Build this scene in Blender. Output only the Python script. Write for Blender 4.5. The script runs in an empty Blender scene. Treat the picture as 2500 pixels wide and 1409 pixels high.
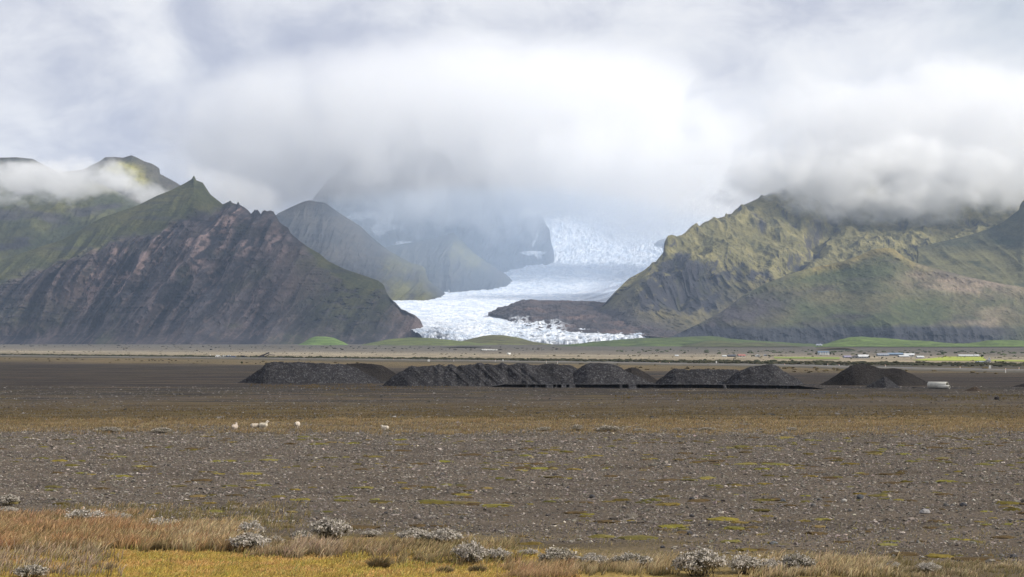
import bpy, bmesh, math, random
import numpy as np
from mathutils import Vector, Matrix, Euler

SC = bpy.context.scene
COL = SC.collection
F = 4665.0            # focal length in photo pixels
HOR = 838.0           # photo row of the level horizon
CAMZ = 9.0
rng = np.random.default_rng(7)
random.seed(7)

# ------------------------------------------------------------------ render settings
SC.view_settings.view_transform = 'Standard'; SC.view_settings.look = 'None'
SC.view_settings.exposure = 0.0; SC.view_settings.gamma = 1.0
cy = SC.cycles
cy.use_denoising = True; cy.max_bounces = 16; cy.diffuse_bounces = 3; cy.glossy_bounces = 2; cy.transmission_bounces = 2
cy.use_adaptive_sampling = True; cy.adaptive_threshold = 0.025
cy.volume_bounces = 9; cy.transparent_max_bounces = 12; cy.volume_max_steps = 512

# ------------------------------------------------------------------ helpers
def wx(px, d): return (px - 1250.0) / F * d
def wz(py, d): return CAMZ + (HOR - py) / F * d

_perm = rng.permutation(256); _perm = np.concatenate([_perm, _perm])
_ang = rng.uniform(0, 2*np.pi, 256); _gx, _gy = np.cos(_ang), np.sin(_ang)
def pn(x, y, seed=0):
    """2-D gradient noise, about -1..1"""
    x = np.asarray(x, float) + seed*17.31; y = np.asarray(y, float) + seed*9.77
    xi = np.floor(x).astype(int); yi = np.floor(y).astype(int)
    xf = x - xi; yf = y - yi
    u = xf*xf*xf*(xf*(xf*6-15)+10); v = yf*yf*yf*(yf*(yf*6-15)+10)
    def g(ix, iy, fx, fy):
        h = _perm[(_perm[ix & 255] + iy) & 255]
        return _gx[h]*fx + _gy[h]*fy
    a = g(xi, yi, xf, yf); b = g(xi+1, yi, xf-1, yf)
    c = g(xi, yi+1, xf, yf-1); d = g(xi+1, yi+1, xf-1, yf-1)
    return 1.45*((a*(1-u)+b*u)*(1-v) + (c*(1-u)+d*u)*v)
def fbm(x, y, o=5, seed=0, g=0.5, l=2.03):
    s = 0; a = 1; n = 0
    for i in range(o):
        s = s + a*pn(x, y, seed+i*3); n += a; a *= g; x = x*l; y = y*l
    return s/n
def ridged(x, y, o=5, seed=0, g=0.55, l=2.07):
    s = 0; a = 1; n = 0; w = 1
    for i in range(o):
        r = (1-np.abs(pn(x, y, seed+i*3)))**2
        s = s + a*r*w; n += a; w = np.clip(r*1.3, 0, 1); a *= g; x = x*l; y = y*l
    return s/n
def sst(a, b, x):
    t = np.clip((x-a)/(b-a), 0, 1); return t*t*(3-2*t)
def lerp(a, b, t): return a + (b-a)*t
def gsm(a, s):
    """gaussian smoothing of a 1-D array with edge padding"""
    n = int(s*3)+1; k = np.exp(-0.5*(np.arange(-n, n+1)/s)**2); k /= k.sum()
    return np.convolve(np.pad(a, n, mode='edge'), k, mode='valid')

def link(o, parent=None):
    COL.objects.link(o)
    if parent is not None: o.parent = parent
    return o
def tag(o, label=None, cat=None, group=None, kind=None):
    if label: o['label'] = label
    if cat: o['category'] = cat
    if group: o['group'] = group
    if kind: o['kind'] = kind
    return o
def empty(name, loc, rz=0, sc=1.0):
    o = bpy.data.objects.new(name, None); o.location = loc; o.rotation_euler = (0, 0, rz)
    o.scale = (sc, sc, sc) if not isinstance(sc, tuple) else sc
    o.empty_display_size = 0.2
    return link(o)

def mesh_np(name, V, faces, mat, col=None, smooth=True, parent=None):
    """V (n,3); faces (m,3) or (m,4) index array; col (n,3) point colours"""
    V = np.asarray(V, np.float32); faces = np.asarray(faces, np.int32)
    me = bpy.data.meshes.new(name)
    k = faces.shape[1]
    me.vertices.add(len(V)); me.vertices.foreach_set('co', V.ravel())
    me.loops.add(faces.size); me.loops.foreach_set('vertex_index', faces.ravel())
    me.polygons.add(len(faces))
    me.polygons.foreach_set('loop_start', np.arange(0, faces.size, k, dtype=np.int32))
    me.polygons.foreach_set('loop_total', np.full(len(faces), k, np.int32))
    me.polygons.foreach_set('use_smooth', np.full(len(faces), smooth))
    me.update(calc_edges=True)
    if col is not None:
        at = me.color_attributes.new('tint', 'FLOAT_COLOR', 'POINT')
        c = np.ones((len(V), 4), np.float32); c[:, :3] = np.clip(col, 0, 1)
        at.data.foreach_set('color', c.ravel())
    me.materials.append(mat)
    o = bpy.data.objects.new(name, me)
    return link(o, parent)
def grid_faces(nr, nc, flip=False):
    i = np.arange(nr*nc).reshape(nr, nc)
    q = np.stack([i[:-1, :-1], i[:-1, 1:], i[1:, 1:], i[1:, :-1]], -1).reshape(-1, 4)
    return q[:, ::-1] if flip else q

# ------------------------------------------------------------------ node helpers
class NT:
    def __init__(s, tree): s.t = tree; tree.nodes.clear()
    def n(s, typ, **kw):
        nd = s.t.nodes.new(typ)
        for k, v in kw.items(): setattr(nd, k, v)
        return nd
    def put(s, sock, v):
        if hasattr(v, 'is_output') or isinstance(v, bpy.types.NodeSocket): s.t.links.new(v, sock)
        elif v is not None:
            if sock.type == 'RGBA' and len(v) == 3: v = (*v, 1)
            sock.default_value = v
    def math(s, op, a, b=None, c=None, clamp=False):
        m = s.n('ShaderNodeMath', operation=op, use_clamp=clamp)
        s.put(m.inputs[0], a)
        if b is not None: s.put(m.inputs[1], b)
        if c is not None: s.put(m.inputs[2], c)
        return m.outputs[0]
    def vmath(s, op, a, b=None):
        m = s.n('ShaderNodeVectorMath', operation=op); s.put(m.inputs[0], a)
        if b is not None: s.put(m.inputs[1], b)
        return m.outputs['Value'] if op in ('LENGTH', 'DOT_PRODUCT') else m.outputs[0]
    def mix(s, f, a, b, bt='MIX'):
        m = s.n('ShaderNodeMix', data_type='RGBA', blend_type=bt, clamp_factor=True)
        s.put(m.inputs[0], f); s.put(m.inputs[6], a); s.put(m.inputs[7], b)
        return m.outputs[2]
    def noise(s, vec, scale, detail=4, rough=0.55, dist=0.0, dim='3D'):
        m = s.n('ShaderNodeTexNoise', noise_dimensions=dim); s.put(m.inputs['Vector'], vec)
        m.inputs['Scale'].default_value = scale; m.inputs['Detail'].default_value = detail
        m.inputs['Roughness'].default_value = rough; m.inputs['Distortion'].default_value = dist
        return m.outputs[0]
    def ramp(s, f, stops, interp='LINEAR'):
        r = s.n('ShaderNodeValToRGB'); s.put(r.inputs[0], f); e = r.color_ramp.elements
        r.color_ramp.interpolation = interp
        while len(e) < len(stops): e.new(0.5)
        for el, (p, c) in zip(e, stops):
            el.position = p; el.color = (*c, 1) if len(c) == 3 else c
        return r.outputs[0]
    def maprange(s, v, a, b, c=0, d=1, smooth=True):
        m = s.n('ShaderNodeMapRange', interpolation_type='SMOOTHSTEP' if smooth else 'LINEAR')
        s.put(m.inputs[0], v); m.inputs[1].default_value = a; m.inputs[2].default_value = b
        m.inputs[3].default_value = c; m.inputs[4].default_value = d
        return m.outputs[0]
    def mapping(s, vec, scale=(1, 1, 1), loc=(0, 0, 0), rot=(0, 0, 0)):
        m = s.n('ShaderNodeMapping'); s.put(m.inputs[0], vec)
        m.inputs['Scale'].default_value = scale; m.inputs['Location'].default_value = loc
        m.inputs['Rotation'].default_value = rot
        return m.outputs[0]
def new_mat(name):
    m = bpy.data.materials.new(name); m.use_nodes = True
    return m, NT(m.node_tree)
def finish(N, color, rough=0.95, bump=None, bstr=0.5, bdist=1.0, spec=0.15, sss=None, metallic=0.0, transl=None):
    b = N.n('ShaderNodeBsdfPrincipled'); o = N.n('ShaderNodeOutputMaterial')
    N.put(b.inputs['Base Color'], color); N.put(b.inputs['Roughness'], rough)
    b.inputs['Specular IOR Level'].default_value = spec
    b.inputs['Metallic'].default_value = metallic
    if bump is not None:
        bp = N.n('ShaderNodeBump'); N.put(bp.inputs['Height'], bump)
        bp.inputs['Strength'].default_value = bstr; bp.inputs['Distance'].default_value = bdist
        N.t.links.new(bp.outputs[0], b.inputs['Normal'])
    out = b.outputs[0]
    if transl:
        tr = N.n('ShaderNodeBsdfTranslucent'); N.put(tr.inputs[0], color)
        mx = N.n('ShaderNodeMixShader'); mx.inputs[0].default_value = transl
        N.t.links.new(out, mx.inputs[1]); N.t.links.new(tr.outputs[0], mx.inputs[2]); out = mx.outputs[0]
    N.t.links.new(out, o.inputs['Surface'])
def attr(N, name='tint'):
    a = N.n('ShaderNodeAttribute', attribute_name=name); return a.outputs['Color']
def pos(N): return N.n('ShaderNodeNewGeometry').outputs['Position']
def simple_mat(name, c, rough=0.8, var=0.25, scale=3.0, spec=0.2, bump=0.0, metallic=0.0):
    """plain material with a little procedural variation"""
    m, N = new_mat(name)
    tc = N.n('ShaderNodeTexCoord').outputs['Object']
    n = N.noise(tc, scale, 5, 0.6)
    f = N.maprange(n, 0.3, 0.7, 1-var, 1+var, False)
    col = N.mix(1.0, c, f, 'MULTIPLY')
    finish(N, col, rough, n if bump else None, bump, 0.05, spec, metallic=metallic)
    return m
def tint_mat(name, rough=0.95, nscale=(0.05, 0.3), var=0.35, bdist=4.0, bstr=0.6, spec=0.1, transl=None, zstretch=1.0):
    """colour from the mesh's own tint, broken up by two scales of noise (in metres)"""
    m, N = new_mat(name)
    p = N.mapping(pos(N), (1, 1, zstretch))
    a = N.noise(p, nscale[0], 6, 0.6); b = N.noise(p, nscale[1], 5, 0.65)
    f = N.math('ADD', N.math('MULTIPLY', a, 0.5), N.math('MULTIPLY', b, 0.5))
    f2 = N.maprange(f, 0.35, 0.65, 1-var, 1+var, False)
    col = N.mix(1.0, attr(N), f2, 'MULTIPLY')
    finish(N, col, rough, f, bstr, bdist, spec, transl=transl)
    return m

# ------------------------------------------------------------------ camera, sun, sky
cam = bpy.data.cameras.new('camera'); co = bpy.data.objects.new('camera', cam); link(co)
co.location = (0, 0, CAMZ); co.rotation_euler = (math.radians(90), 0, 0)
cam.sensor_width = 36.0; cam.lens = 36.0*F/2500.0
cam.shift_y = (HOR-704.5)/2500.0
cam.clip_start = 0.5; cam.clip_end = 60000
SC.camera = co

SUN_EL = math.radians(31); SUN_AZ = math.radians(108)   # azimuth clockwise from the view direction
to_sun = Vector((math.cos(SUN_EL)*math.sin(SUN_AZ), math.cos(SUN_EL)*math.cos(SUN_AZ), math.sin(SUN_EL)))
sl = bpy.data.lights.new('sun', 'SUN'); sl.energy = 5.0; sl.angle = math.radians(0.8); sl.color = (1.0, 0.95, 0.86)
so = bpy.data.objects.new('sun', sl); link(so)
so.rotation_euler = (-to_sun).to_track_quat('-Z', 'Y').to_euler(); so.location = (500, -100, 900)

w = bpy.data.worlds.new('World'); SC.world = w; w.use_nodes = True
N = NT(w.node_tree)
tc = N.n('ShaderNodeTexCoord').outputs['Generated']
sky = N.n('ShaderNodeTexSky', sky_type='NISHITA', sun_disc=False)
sky.sun_elevation = SUN_EL; sky.sun_rotation = SUN_AZ
skyc = N.mix(1.0, sky.outputs[0], (0.1, 0.1, 0.1), 'MULTIPLY')
sep = N.n('ShaderNodeSeparateXYZ'); N.put(sep.inputs[0], tc)
yy = N.math('MAXIMUM', N.math('ABSOLUTE', sep.outputs[1]), 0.15)
u = N.math('DIVIDE', sep.outputs[0], yy); v = N.math('DIVIDE', sep.outputs[2], yy)
cv = N.n('ShaderNodeCombineXYZ'); N.put(cv.inputs[0], u); N.put(cv.inputs[1], v); N.put(cv.inputs[2], N.math('MULTIPLY', sep.outputs[1], 0.3))
uv = N.mapping(cv.outputs[0], (1, 1.5, 1), (0, 0, 0), (0, 0, math.radians(-24)))
big = N.noise(uv, 8.0, 8, 0.52, 0.5)
fine = N.noise(uv, 22.0, 9, 0.6, 0.5)
n_ = N.math('MULTIPLY_ADD', N.math('ADD', N.math('MULTIPLY', big, 0.66), N.math('MULTIPLY', fine, 0.34)), 1.6, -0.235)
def blob(px, py, sx, sy, amp, ang=0):
    m = N.mapping(cv.outputs[0], (1, 1, 0), (0, 0, 0), (0, 0, 0))
    d = N.vmath('SUBTRACT', m, ((px-1250)/F, (HOR-py)/F, 0))
    d = N.mapping(d, (1, 1, 0), (0, 0, 0), (0, 0, math.radians(ang)))
    d = N.vmath('DIVIDE', d, (sx/F, sy/F, 1))
    l = N.vmath('LENGTH', d)
    return N.math('MULTIPLY', N.math('EXPONENT', N.math('MULTIPLY', N.math('MULTIPLY', l, l), -0.5)), amp)
val = n_
for b in [(770, 170, 190, 62, -0.26, 14), (980, 120, 160, 70, -0.07, 0), (640, 60, 160, 50, -0.05, 0), (170, 170, 170, 90, -0.1, 40), (60, 300, 400, 90, -0.12, 0),
          (1900, 60, 330, 160, 0.05, 0), (1880, 250, 220, 110, 0.15, 30), (2430, 340, 120, 90, 0.28, 0), (2150, 20, 220, 35, -0.08, 0),
          (1400, 330, 420, 160, 0.0, 0), (380, 130, 130, 60, 0.1, 40), (1120, 270, 36, 30, -0.13, 0), (1560, 60, 60, 90, 0.1, 30), (960, 300, 260, 60, 0.07, 15),
          (2080, 180, 220, 130, 0.08, 0), (1620, 380, 160, 130, -0.08, 0)]:
    val = N.math('ADD', val, blob(*b))
cc = N.ramp(val, [(0.24, (0.45, 0.48, 0.60)), (0.41, (0.59, 0.615, 0.71)), (0.52, (0.73, 0.745, 0.81)), (0.62, (0.85, 0.86, 0.90)), (0.78, (0.98, 0.975, 0.98))])
cover = N.math('SUBTRACT', 1.0, blob(2450, 20, 100, 90, 0.30), clamp=True)
# lower half of the sphere is never sky: keep it dim like far ground
below = N.maprange(sep.outputs[2], -0.10, -0.02)
cc = N.mix(below, (0.10, 0.10, 0.10), cc)
fin = N.mix(cover, skyc, cc)
bg = N.n('ShaderNodeBackground'); N.put(bg.inputs[0], fin); bg.inputs[1].default_value = 1.0
wo = N.n('ShaderNodeOutputWorld'); N.t.links.new(bg.outputs[0], wo.inputs[0])

# ------------------------------------------------------------------ lofted terrain
def loft(name, rows, vs, shape=None, ncol=600, nt=140, mat=None, disp=None, colf=None, back=1.6, sm=10,
         crest_k=0.035, label=None, nb=40, kind='structure', spow=1.0):
    """A hill or mountain as a swept surface.  rows: crest first, foot last; each a list of (px,py,d)
    giving where that contour of the slope stands.  The far slope is added behind the crest."""
    p0 = min(r[0] for r in rows[0]); p1 = max(r[0] for r in rows[0])
    pc = np.linspace(p0, p1, ncol)
    R = []
    for r in rows:
        r = sorted(r); a = np.array(r, float)
        py = np.interp(pc, a[:, 0], a[:, 1]); d = np.interp(pc, a[:, 0], a[:, 2])
        R.append((py, d))
    pxw = ncol/(p1-p0)
    cr = R[0][0]; crs = gsm(cr, sm*pxw); det = (crs-cr)*R[0][1]/F          # crest detail, metres
    Y = []; Z = []
    for i, (py, d) in enumerate(R):
        d = gsm(d, 15*pxw)
        py_ = crs if i == 0 else gsm(py, max(3, sm*0.6)*pxw)
        Y.append(d); Z.append(wz(py_, d))
    Y = np.array(Y); Z = np.array(Z)
    # never let a lower row rise above the one before it or come out behind it
    for i in range(1, len(Y)):
        Y[i] = np.minimum(Y[i], Y[i-1]-2); Z[i] = np.minimum(Z[i], Z[i-1]-0.2)
    vs = np.array(vs, float)
    t = np.linspace(0, 1, nt)**spow
    def cr_interp(A):
        out = np.zeros((nt, ncol)); k = len(vs)
        m = np.zeros_like(A)
        m[1:-1] = (A[2:]-A[:-2])/((vs[2:]-vs[:-2])[:, None]) if k > 2 else 0
        m[0] = (A[1]-A[0])/(vs[1]-vs[0]); m[-1] = (A[-1]-A[-2])/(vs[-1]-vs[-2])
        for i in range(k-1):                       # limit the tangents so no overshoot
            dl = (A[i+1]-A[i])/(vs[i+1]-vs[i])
            m[i] = np.where(np.abs(m[i]) > 3*np.abs(dl), 3*dl, m[i]); m[i+1] = np.where(np.abs(m[i+1]) > 3*np.abs(dl), 3*dl, m[i+1])
        seg = np.clip(np.searchsorted(vs, t, side='right')-1, 0, k-2)
        for j, (tt, s) in enumerate(zip(t, seg)):
            h = vs[s+1]-vs[s]; x = (tt-vs[s])/h
            out[j] = ((2*x**3-3*x**2+1)*A[s] + (x**3-2*x**2+x)*h*m[s] + (-2*x**3+3*x**2)*A[s+1] + (x**3-x**2)*h*m[s+1])
        return out
    Yf = cr_interp(Y); Zf = cr_interp(Z)
    Zf += det[None, :]*np.exp(-(t[:, None]/crest_k))
    PX = np.broadcast_to(pc, Yf.shape); PY = HOR-(Zf-CAMZ)/Yf*F
    X = (PX-1250)/F*Yf
    T = np.broadcast_to(t[:, None], Yf.shape)
    if disp is not None:
        dy, dz = disp(X, Yf, Zf, PX, PY, T)
        Yf = Yf+dy; Zf = Zf+dz
    # far slope
    tb = np.linspace(0, 1, nb)[1:][:, None]
    yc, zc = Y[0][None, :], Z[0][None, :]
    foot = np.minimum(Z[-1], 5.0)[None, :]-5
    Yb = yc + tb*np.maximum(zc-foot, 10)*back
    Zb = foot + (zc-foot)*(1-tb)**1.25 + det[None, :]*np.exp(-tb/0.04)
    Xb = np.broadcast_to(X[0][None, :], Yb.shape)*Yb/yc
    nz = ridged(Xb/300, Yb/300, 4, 31)-0.4
    Zb = Zb + nz*np.minimum(tb*3, 1)*(1-tb)*np.minimum(np.maximum(zc-foot, 0)*0.25, 60)
    XX = np.concatenate([Xb[::-1], X]); YY = np.concatenate([Yb[::-1], Yf]); ZZ = np.concatenate([Zb[::-1], Zf])
    V = np.stack([XX, YY, ZZ], -1)
    # normals for colouring
    du = np.gradient(V, axis=1); dv = np.gradient(V, axis=0)
    nrm = np.cross(dv, du); nrm /= np.linalg.norm(nrm, axis=-1, keepdims=True)+1e-9
    nrm *= np.sign(nrm[..., 2:3]+1e-9)
    TT = np.concatenate([np.broadcast_to(-tb[::-1], Yb.shape), T])
    PXX = np.concatenate([np.broadcast_to(pc, Yb.shape), PX])
    PYY = np.concatenate([HOR-(Zb[::-1]-CAMZ)/Yb[::-1]*F, PY])
    c = colf(XX, YY, ZZ, PXX, PYY, TT, nrm[..., 2]).reshape(-1, 3)
    o = mesh_np(name, V.reshape(-1, 3), grid_faces(V.shape[0], V.shape[1], True), mat, c)
    if kind == 'structure': tag(o, label, None, None, 'structure')
    else: tag(o, label, kind)
    return o
def C3(a, b, m): return np.asarray(a)*(1-m[..., None]) + np.asarray(b)*m[..., None]
def mixc(base, c, m): return base*(1-m[..., None]) + np.asarray(c)*m[..., None]
def blobs(PX, PY, L):
    s = 0
    for (x, y, sx, sy, a) in L:
        k = (PY-y)*0.35
        s = s + a*np.exp(-0.5*(((PX-x+k)/sx)**2+((PY-y)/sy)**2))
    return s

M_rock = tint_mat('mountain_rock', nscale=(0.02, 0.11), var=0.45, bdist=10.0, bstr=0.8)
M_hill = tint_mat('hill_turf', nscale=(0.02, 0.16), var=0.35, bdist=2.0, bstr=0.6)

ROCK = (0.050, 0.046, 0.052); PINK = (0.27, 0.195, 0.175); OLIVE = (0.062, 0.066, 0.028); SCREE = (0.115, 0.085, 0.078)

# ---- left mountain (rocky triangle)
crestA = [(-260, 730), (-150, 695), (0, 637), (70, 612), (153, 585), (249, 531), (337, 501), (383, 478), (421, 463), (450, 448), (464, 440), (469, 436), (471, 431), (474, 429), (476, 433), (479, 440), (486, 443), (495, 446), (513, 474), (544, 499),
          (552, 495), (558, 493), (562, 489), (566, 495), (578, 499), (580, 493), (583, 494), (585, 500), (598, 507), (606, 514), (613, 522), (618, 517), (622, 511), (625, 514), (628, 511), (632, 516), (637, 523), (641, 516), (646, 513), (652, 516), (660, 514), (667, 516), (671, 522),
          (682, 542), (690, 549), (703, 556), (710, 570), (731, 588), (753, 604), (781, 620), (802, 638), (841, 657), (895, 675), (923, 685), (937, 696), (943, 712), (950, 724), (958, 733), (966, 739), (980, 755), (990, 758), (998, 763), (1008, 767), (1015, 771), (1026, 781), (1032, 795), (1037, 804), (1046, 818), (1056, 830), (1066, 842)]
dA = lambda px: 5650 - 0.25*max(0, px-650) - 0.0*px
def rowA(f, dd):
    return [(x, y + (843-y)*f, dA(x)-dd*max(0.02, (843-y)/400)) for x, y in crestA]
def dispA(X, Y, Z, PX, PY, T):
    rocky = maskA(PX, PY)
    env = sst(0.0, 0.10, T)*sst(1.0, 0.90, T)
    right = sst(1060, 930, PX)
    u = X - 0.45*Z + 40*fbm(X/300, Z/260, 3, 4)
    g = ridged(u/165, Z/900+3, 4, 2, .45) - 0.42
    g2 = ridged(u/58+9, Z/420, 3, 11, .45) - 0.42
    f = ridged(X/26, Z/34, 3, 5) - 0.42
    str_ = np.abs(((Z+9*fbm(X/260, Z/140, 3, 7))/27.0) % 1.0 - 0.5)*2
    st2 = np.abs(((Z+4*fbm(X/90, Z/60, 3, 17))/9.0) % 1.0 - 0.5)*2
    dy = -env*right*((0.25+0.75*rocky)*(150*g+75*g2) + rocky*17*f + (0.35+0.65*rocky)*(5*(str_-0.5)+2.5*(st2-0.5))*sst(-.1,.3,fbm(X/200,Z/90,3,27)))
    dy += -env*8*fbm(X/120, Z/120, 5, 21)
    return dy*sst(0, 90, Z), 0*dy
def maskA(PX, PY):
    yb = np.interp(PX, [-300, 0, 103, 180, 245, 291, 398, 421, 460, 513, 548, 600, 700, 780, 850, 930, 1000, 1060], [780, 690, 650, 625, 602, 576, 562, 540, 519, 508, 497, 480, 520, 640, 690, 700, 700, 700])
    n = 16*fbm(PX/40, PY/25, 4, 8)
    m = sst(-5, 20, PY-yb+n)
    # grassy right shoulder and lower left
    gr = blobs(PX, PY, [(850, 740, 75, 55, 0.8), (760, 640, 35, 25, 0.5), (60, 760, 110, 25, 0.35), (900, 690, 40, 25, 0.6)])
    return np.clip(m-gr*np.clip(0.9+1.5*fbm(PX/30, PY/14, 3, 9), 0, 1), 0, 1)
def colA(X, Y, Z, PX, PY, T, nz):
    rk = maskA(PX, PY)
    u = X-0.45*Z
    base = C3(OLIVE, (0.085, 0.082, 0.034), sst(-0.3, 0.4, fbm(X/90, Z/60, 4, 12)))
    base = mixc(base, (0.055, 0.055, 0.04), sst(0.1, 0.5, fbm(X/200, Z/25, 4, 22)))
    rock = C3(ROCK, (0.085, 0.07, 0.07), sst(-0.2, 0.5, fbm(u/45, Z/120, 5, 13)))
    rock = mixc(rock, (0.028, 0.027, 0.033), sst(0.05, 0.4, fbm(X/220, Z/14, 4, 14)))
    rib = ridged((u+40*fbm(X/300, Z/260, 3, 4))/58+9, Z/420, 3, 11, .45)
    rock = mixc(rock, (0.024, 0.023, 0.029), sst(.42, .22, rib)*.8)  # gully shading painted into the rock: dark rib hollows, paler rib crests
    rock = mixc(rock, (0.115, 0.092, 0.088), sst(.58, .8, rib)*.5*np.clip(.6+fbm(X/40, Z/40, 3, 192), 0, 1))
    moss = sst(0.1, 0.45, fbm(X/120, Z/70, 4, 15))*0.6*sst(500, 150, Z)
    rock = mixc(rock, (0.06, 0.064, 0.036), moss)
    scree = np.clip(blobs(PX, PY, [(175, 700, 50, 40, 0.9), (120, 720, 40, 25, 0.6), (730, 690, 55, 45, 0.75), (700, 640, 30, 40, 0.5), (990, 775, 26, 22, 0.9), (1020, 805, 20, 16, 0.9), (640, 720, 40, 25, 0.4), (60, 800, 80, 12, 0.3)]), 0, 1)
    rock = mixc(rock, SCREE, scree*np.clip(0.75+1.0*fbm(u/60, Z/60, 4, 16), 0, 1))
    pk = blobs(PX, PY, [(282, 627, 8, 22, 1), (230, 689, 13, 24, 1), (318, 655, 7, 24, .9), (356, 646, 10, 22, .9), (283, 692, 14, 20, .9), (402, 590, 11, 22, 1), (395, 627, 8, 22, .9), (460, 598, 7, 12, 1),
                        (494, 615, 10, 34, .9), (506, 585, 9, 9, 1), (552, 572, 10, 28, .9), (575, 535, 6, 24, .8), (540, 545, 5, 18, .8), (609, 602, 12, 16, .8), (211, 735, 10, 22, .9), (433, 662, 9, 18, .8), (314, 708, 14, 16, .7),
                        (665, 590, 12, 20, .6), (690, 620, 14, 14, .5), (620, 740, 12, 30, .5), (500, 690, 14, 30, .45), (395, 720, 14, 28, .4), (560, 640, 10, 26, .5), (245, 605, 5, 14, .7), (310, 610, 6, 14, .6)])
    nn = ridged(u/34, Z/80, 4, 19)
    n3 = .5+.9*fbm(X/16, Z/22, 4, 191)
    pm = np.clip(pk*sst(0.36, 0.56, nn)*sst(.25, .6, n3)*1.4 + 0.18*sst(0.62, 0.8, nn)*rk, 0, 1)
    rock = mixc(rock, PINK, pm)
    c = mixc(base, rock, rk) if False else base*(1-rk[..., None]) + rock*rk[..., None]
    top = sst(0.05, 0.0, np.abs(T))*sst(540, 640, PX)*sst(760, 700, PX)
    c = mixc(c, (0.05, 0.045, 0.045), top*0.6)
    return c
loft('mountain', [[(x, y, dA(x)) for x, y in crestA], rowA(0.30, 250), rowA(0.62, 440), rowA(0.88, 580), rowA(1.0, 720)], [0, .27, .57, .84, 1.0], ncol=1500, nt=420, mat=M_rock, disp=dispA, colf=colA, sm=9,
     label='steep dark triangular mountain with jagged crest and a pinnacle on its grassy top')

# ---- mist-wrapped ridge behind it on the left
crestD = [(-300, 420), (-100, 420), (0, 415), (60, 425), (130, 436), (200, 437), (240, 447), (290, 470), (337, 495), (400, 520), (480, 560), (600, 640)]
def dispD(X, Y, Z, PX, PY, T):
    env = sst(0, .12, T)*sst(1, .9, T)
    g = ridged((X-0.3*Z)/320, Z/700, 5, 41)-0.42
    st2 = np.abs(((Z+7*fbm(X/200, Z/100, 3, 7))/24.0) % 1.0 - 0.5)*2
    return -env*(110*g + 4*(st2-.5) + 18*fbm(X/120, Z/120, 5, 42)), 0*X
def colD(X, Y, Z, PX, PY, T, nz):
    c = C3((0.05, 0.056, 0.03), (0.085, 0.084, 0.035), sst(-.3, .4, fbm(X/160, Z/90, 5, 43)))
    c = mixc(c, ROCK, sst(0.0, .35, fbm(X/160, Z/60, 5, 44))*0.8)
    c = mixc(c, (0.19, 0.17, 0.05), np.clip(blobs(PX, PY, [(240, 455, 50, 10, .7)]), 0, 1))
    return c
loft('mountain', [[(x, y, 6900) for x, y in crestD], [(x, y+(845-y)*.35, 6550) for x, y in crestD], [(x, y+(845-y)*.7, 6250) for x, y in crestD], [(x, 845, 5950) for x, y in crestD]], [0, .3, .66, 1], ncol=560, nt=200, mat=M_rock, disp=dispD, colf=colD,
     label='grassy ridge wrapped in mist behind the dark triangular mountain')
crestE = [(-300, 350), (-50, 372), (0, 385), (40, 384), (80, 388), (140, 420), (200, 415), (243, 394), (257, 384), (278, 383), (300, 385), (311, 382), (321, 379), (335, 385), (352, 394), (372, 400), (389, 411), (391, 425), (420, 440), (470, 470), (560, 520), (640, 560)]
def colE(X, Y, Z, PX, PY, T, nz):
    c = C3((0.06, 0.058, 0.04), (0.085, 0.075, 0.06), sst(-.3, .4, fbm(X/160, Z/90, 5, 45)))
    g = np.clip(blobs(PX, PY, [(300, 415, 22, 10, 1.3), (280, 408, 20, 8, 1), (325, 435, 20, 12, 1.0), (340, 450, 16, 8, .7)]), 0, 1)*np.clip(.8+1.2*fbm(X/60, Z/40, 4, 46), 0, 1)
    return mixc(c, (0.32, 0.29, 0.07), g)
loft('mountain', [[(x, y, 7900) for x, y in crestE], [(x, y+(845-y)*.35, 7600) for x, y in crestE], [(x, y+(845-y)*.7, 7300) for x, y in crestE], [(x, 845, 7000) for x, y in crestE]], [0, .3, .66, 1], ncol=560, nt=160, mat=M_rock, disp=dispD, colf=colE,
     label='distant rounded peak with a bright yellow grass patch, rising above the mist')

# ---- middle mountains beside the glacier
crestF = [(480, 700), (560, 610), (640, 550), (680, 520), (710, 506), (739, 493), (756, 489), (774, 493), (785, 493), (795, 496), (824, 517), (852, 535), (880, 552), (895, 567), (923, 592), (951, 613), (1001, 641), (1030, 649), (1038, 656), (1042, 672), (1046, 685), (1072, 705), (1100, 724), (1112, 738), (1125, 746)]
def mkdisp(seed, k, amp, bands=24.0, sc=230):
    def f(X, Y, Z, PX, PY, T):
        env = sst(0, .12, T)*sst(1, .93, T)
        u_ = X+k*Z+40*fbm(X/260, Z/200, 3, seed+9)
        g = ridged(u_/sc, Z/650, 5, seed)-0.42
        g2 = ridged(u_/(sc*.3), Z/260, 4, seed+1)-0.42
        st2 = np.abs(((Z+7*fbm(X/200, Z/100, 3, seed+2))/bands) % 1.0 - 0.5)*2
        return -env*(amp*g + amp*.35*g2 + 4*(st2-.5) + 14*fbm(X/90, Z/90, 5, seed+3)), 0*X
    return f
def colF(X, Y, Z, PX, PY, T, nz):
    c = C3((0.04, 0.042, 0.046), (0.07, 0.066, 0.062), sst(-.3, .4, fbm(X/120, Z/120, 5, 51)))
    g = np.clip(blobs(PX, PY, [(1000, 690, 40, 40, .9), (960, 640, 20, 20, .4), (1010, 725, 40, 10, 1), (900, 720, 40, 20, .3)]), 0, 1)*np.clip(.7+1.4*fbm(X/50, Z/60, 4, 52), 0, 1)
    return mixc(c, (0.12, 0.115, 0.045), g)
foot = 740
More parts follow.
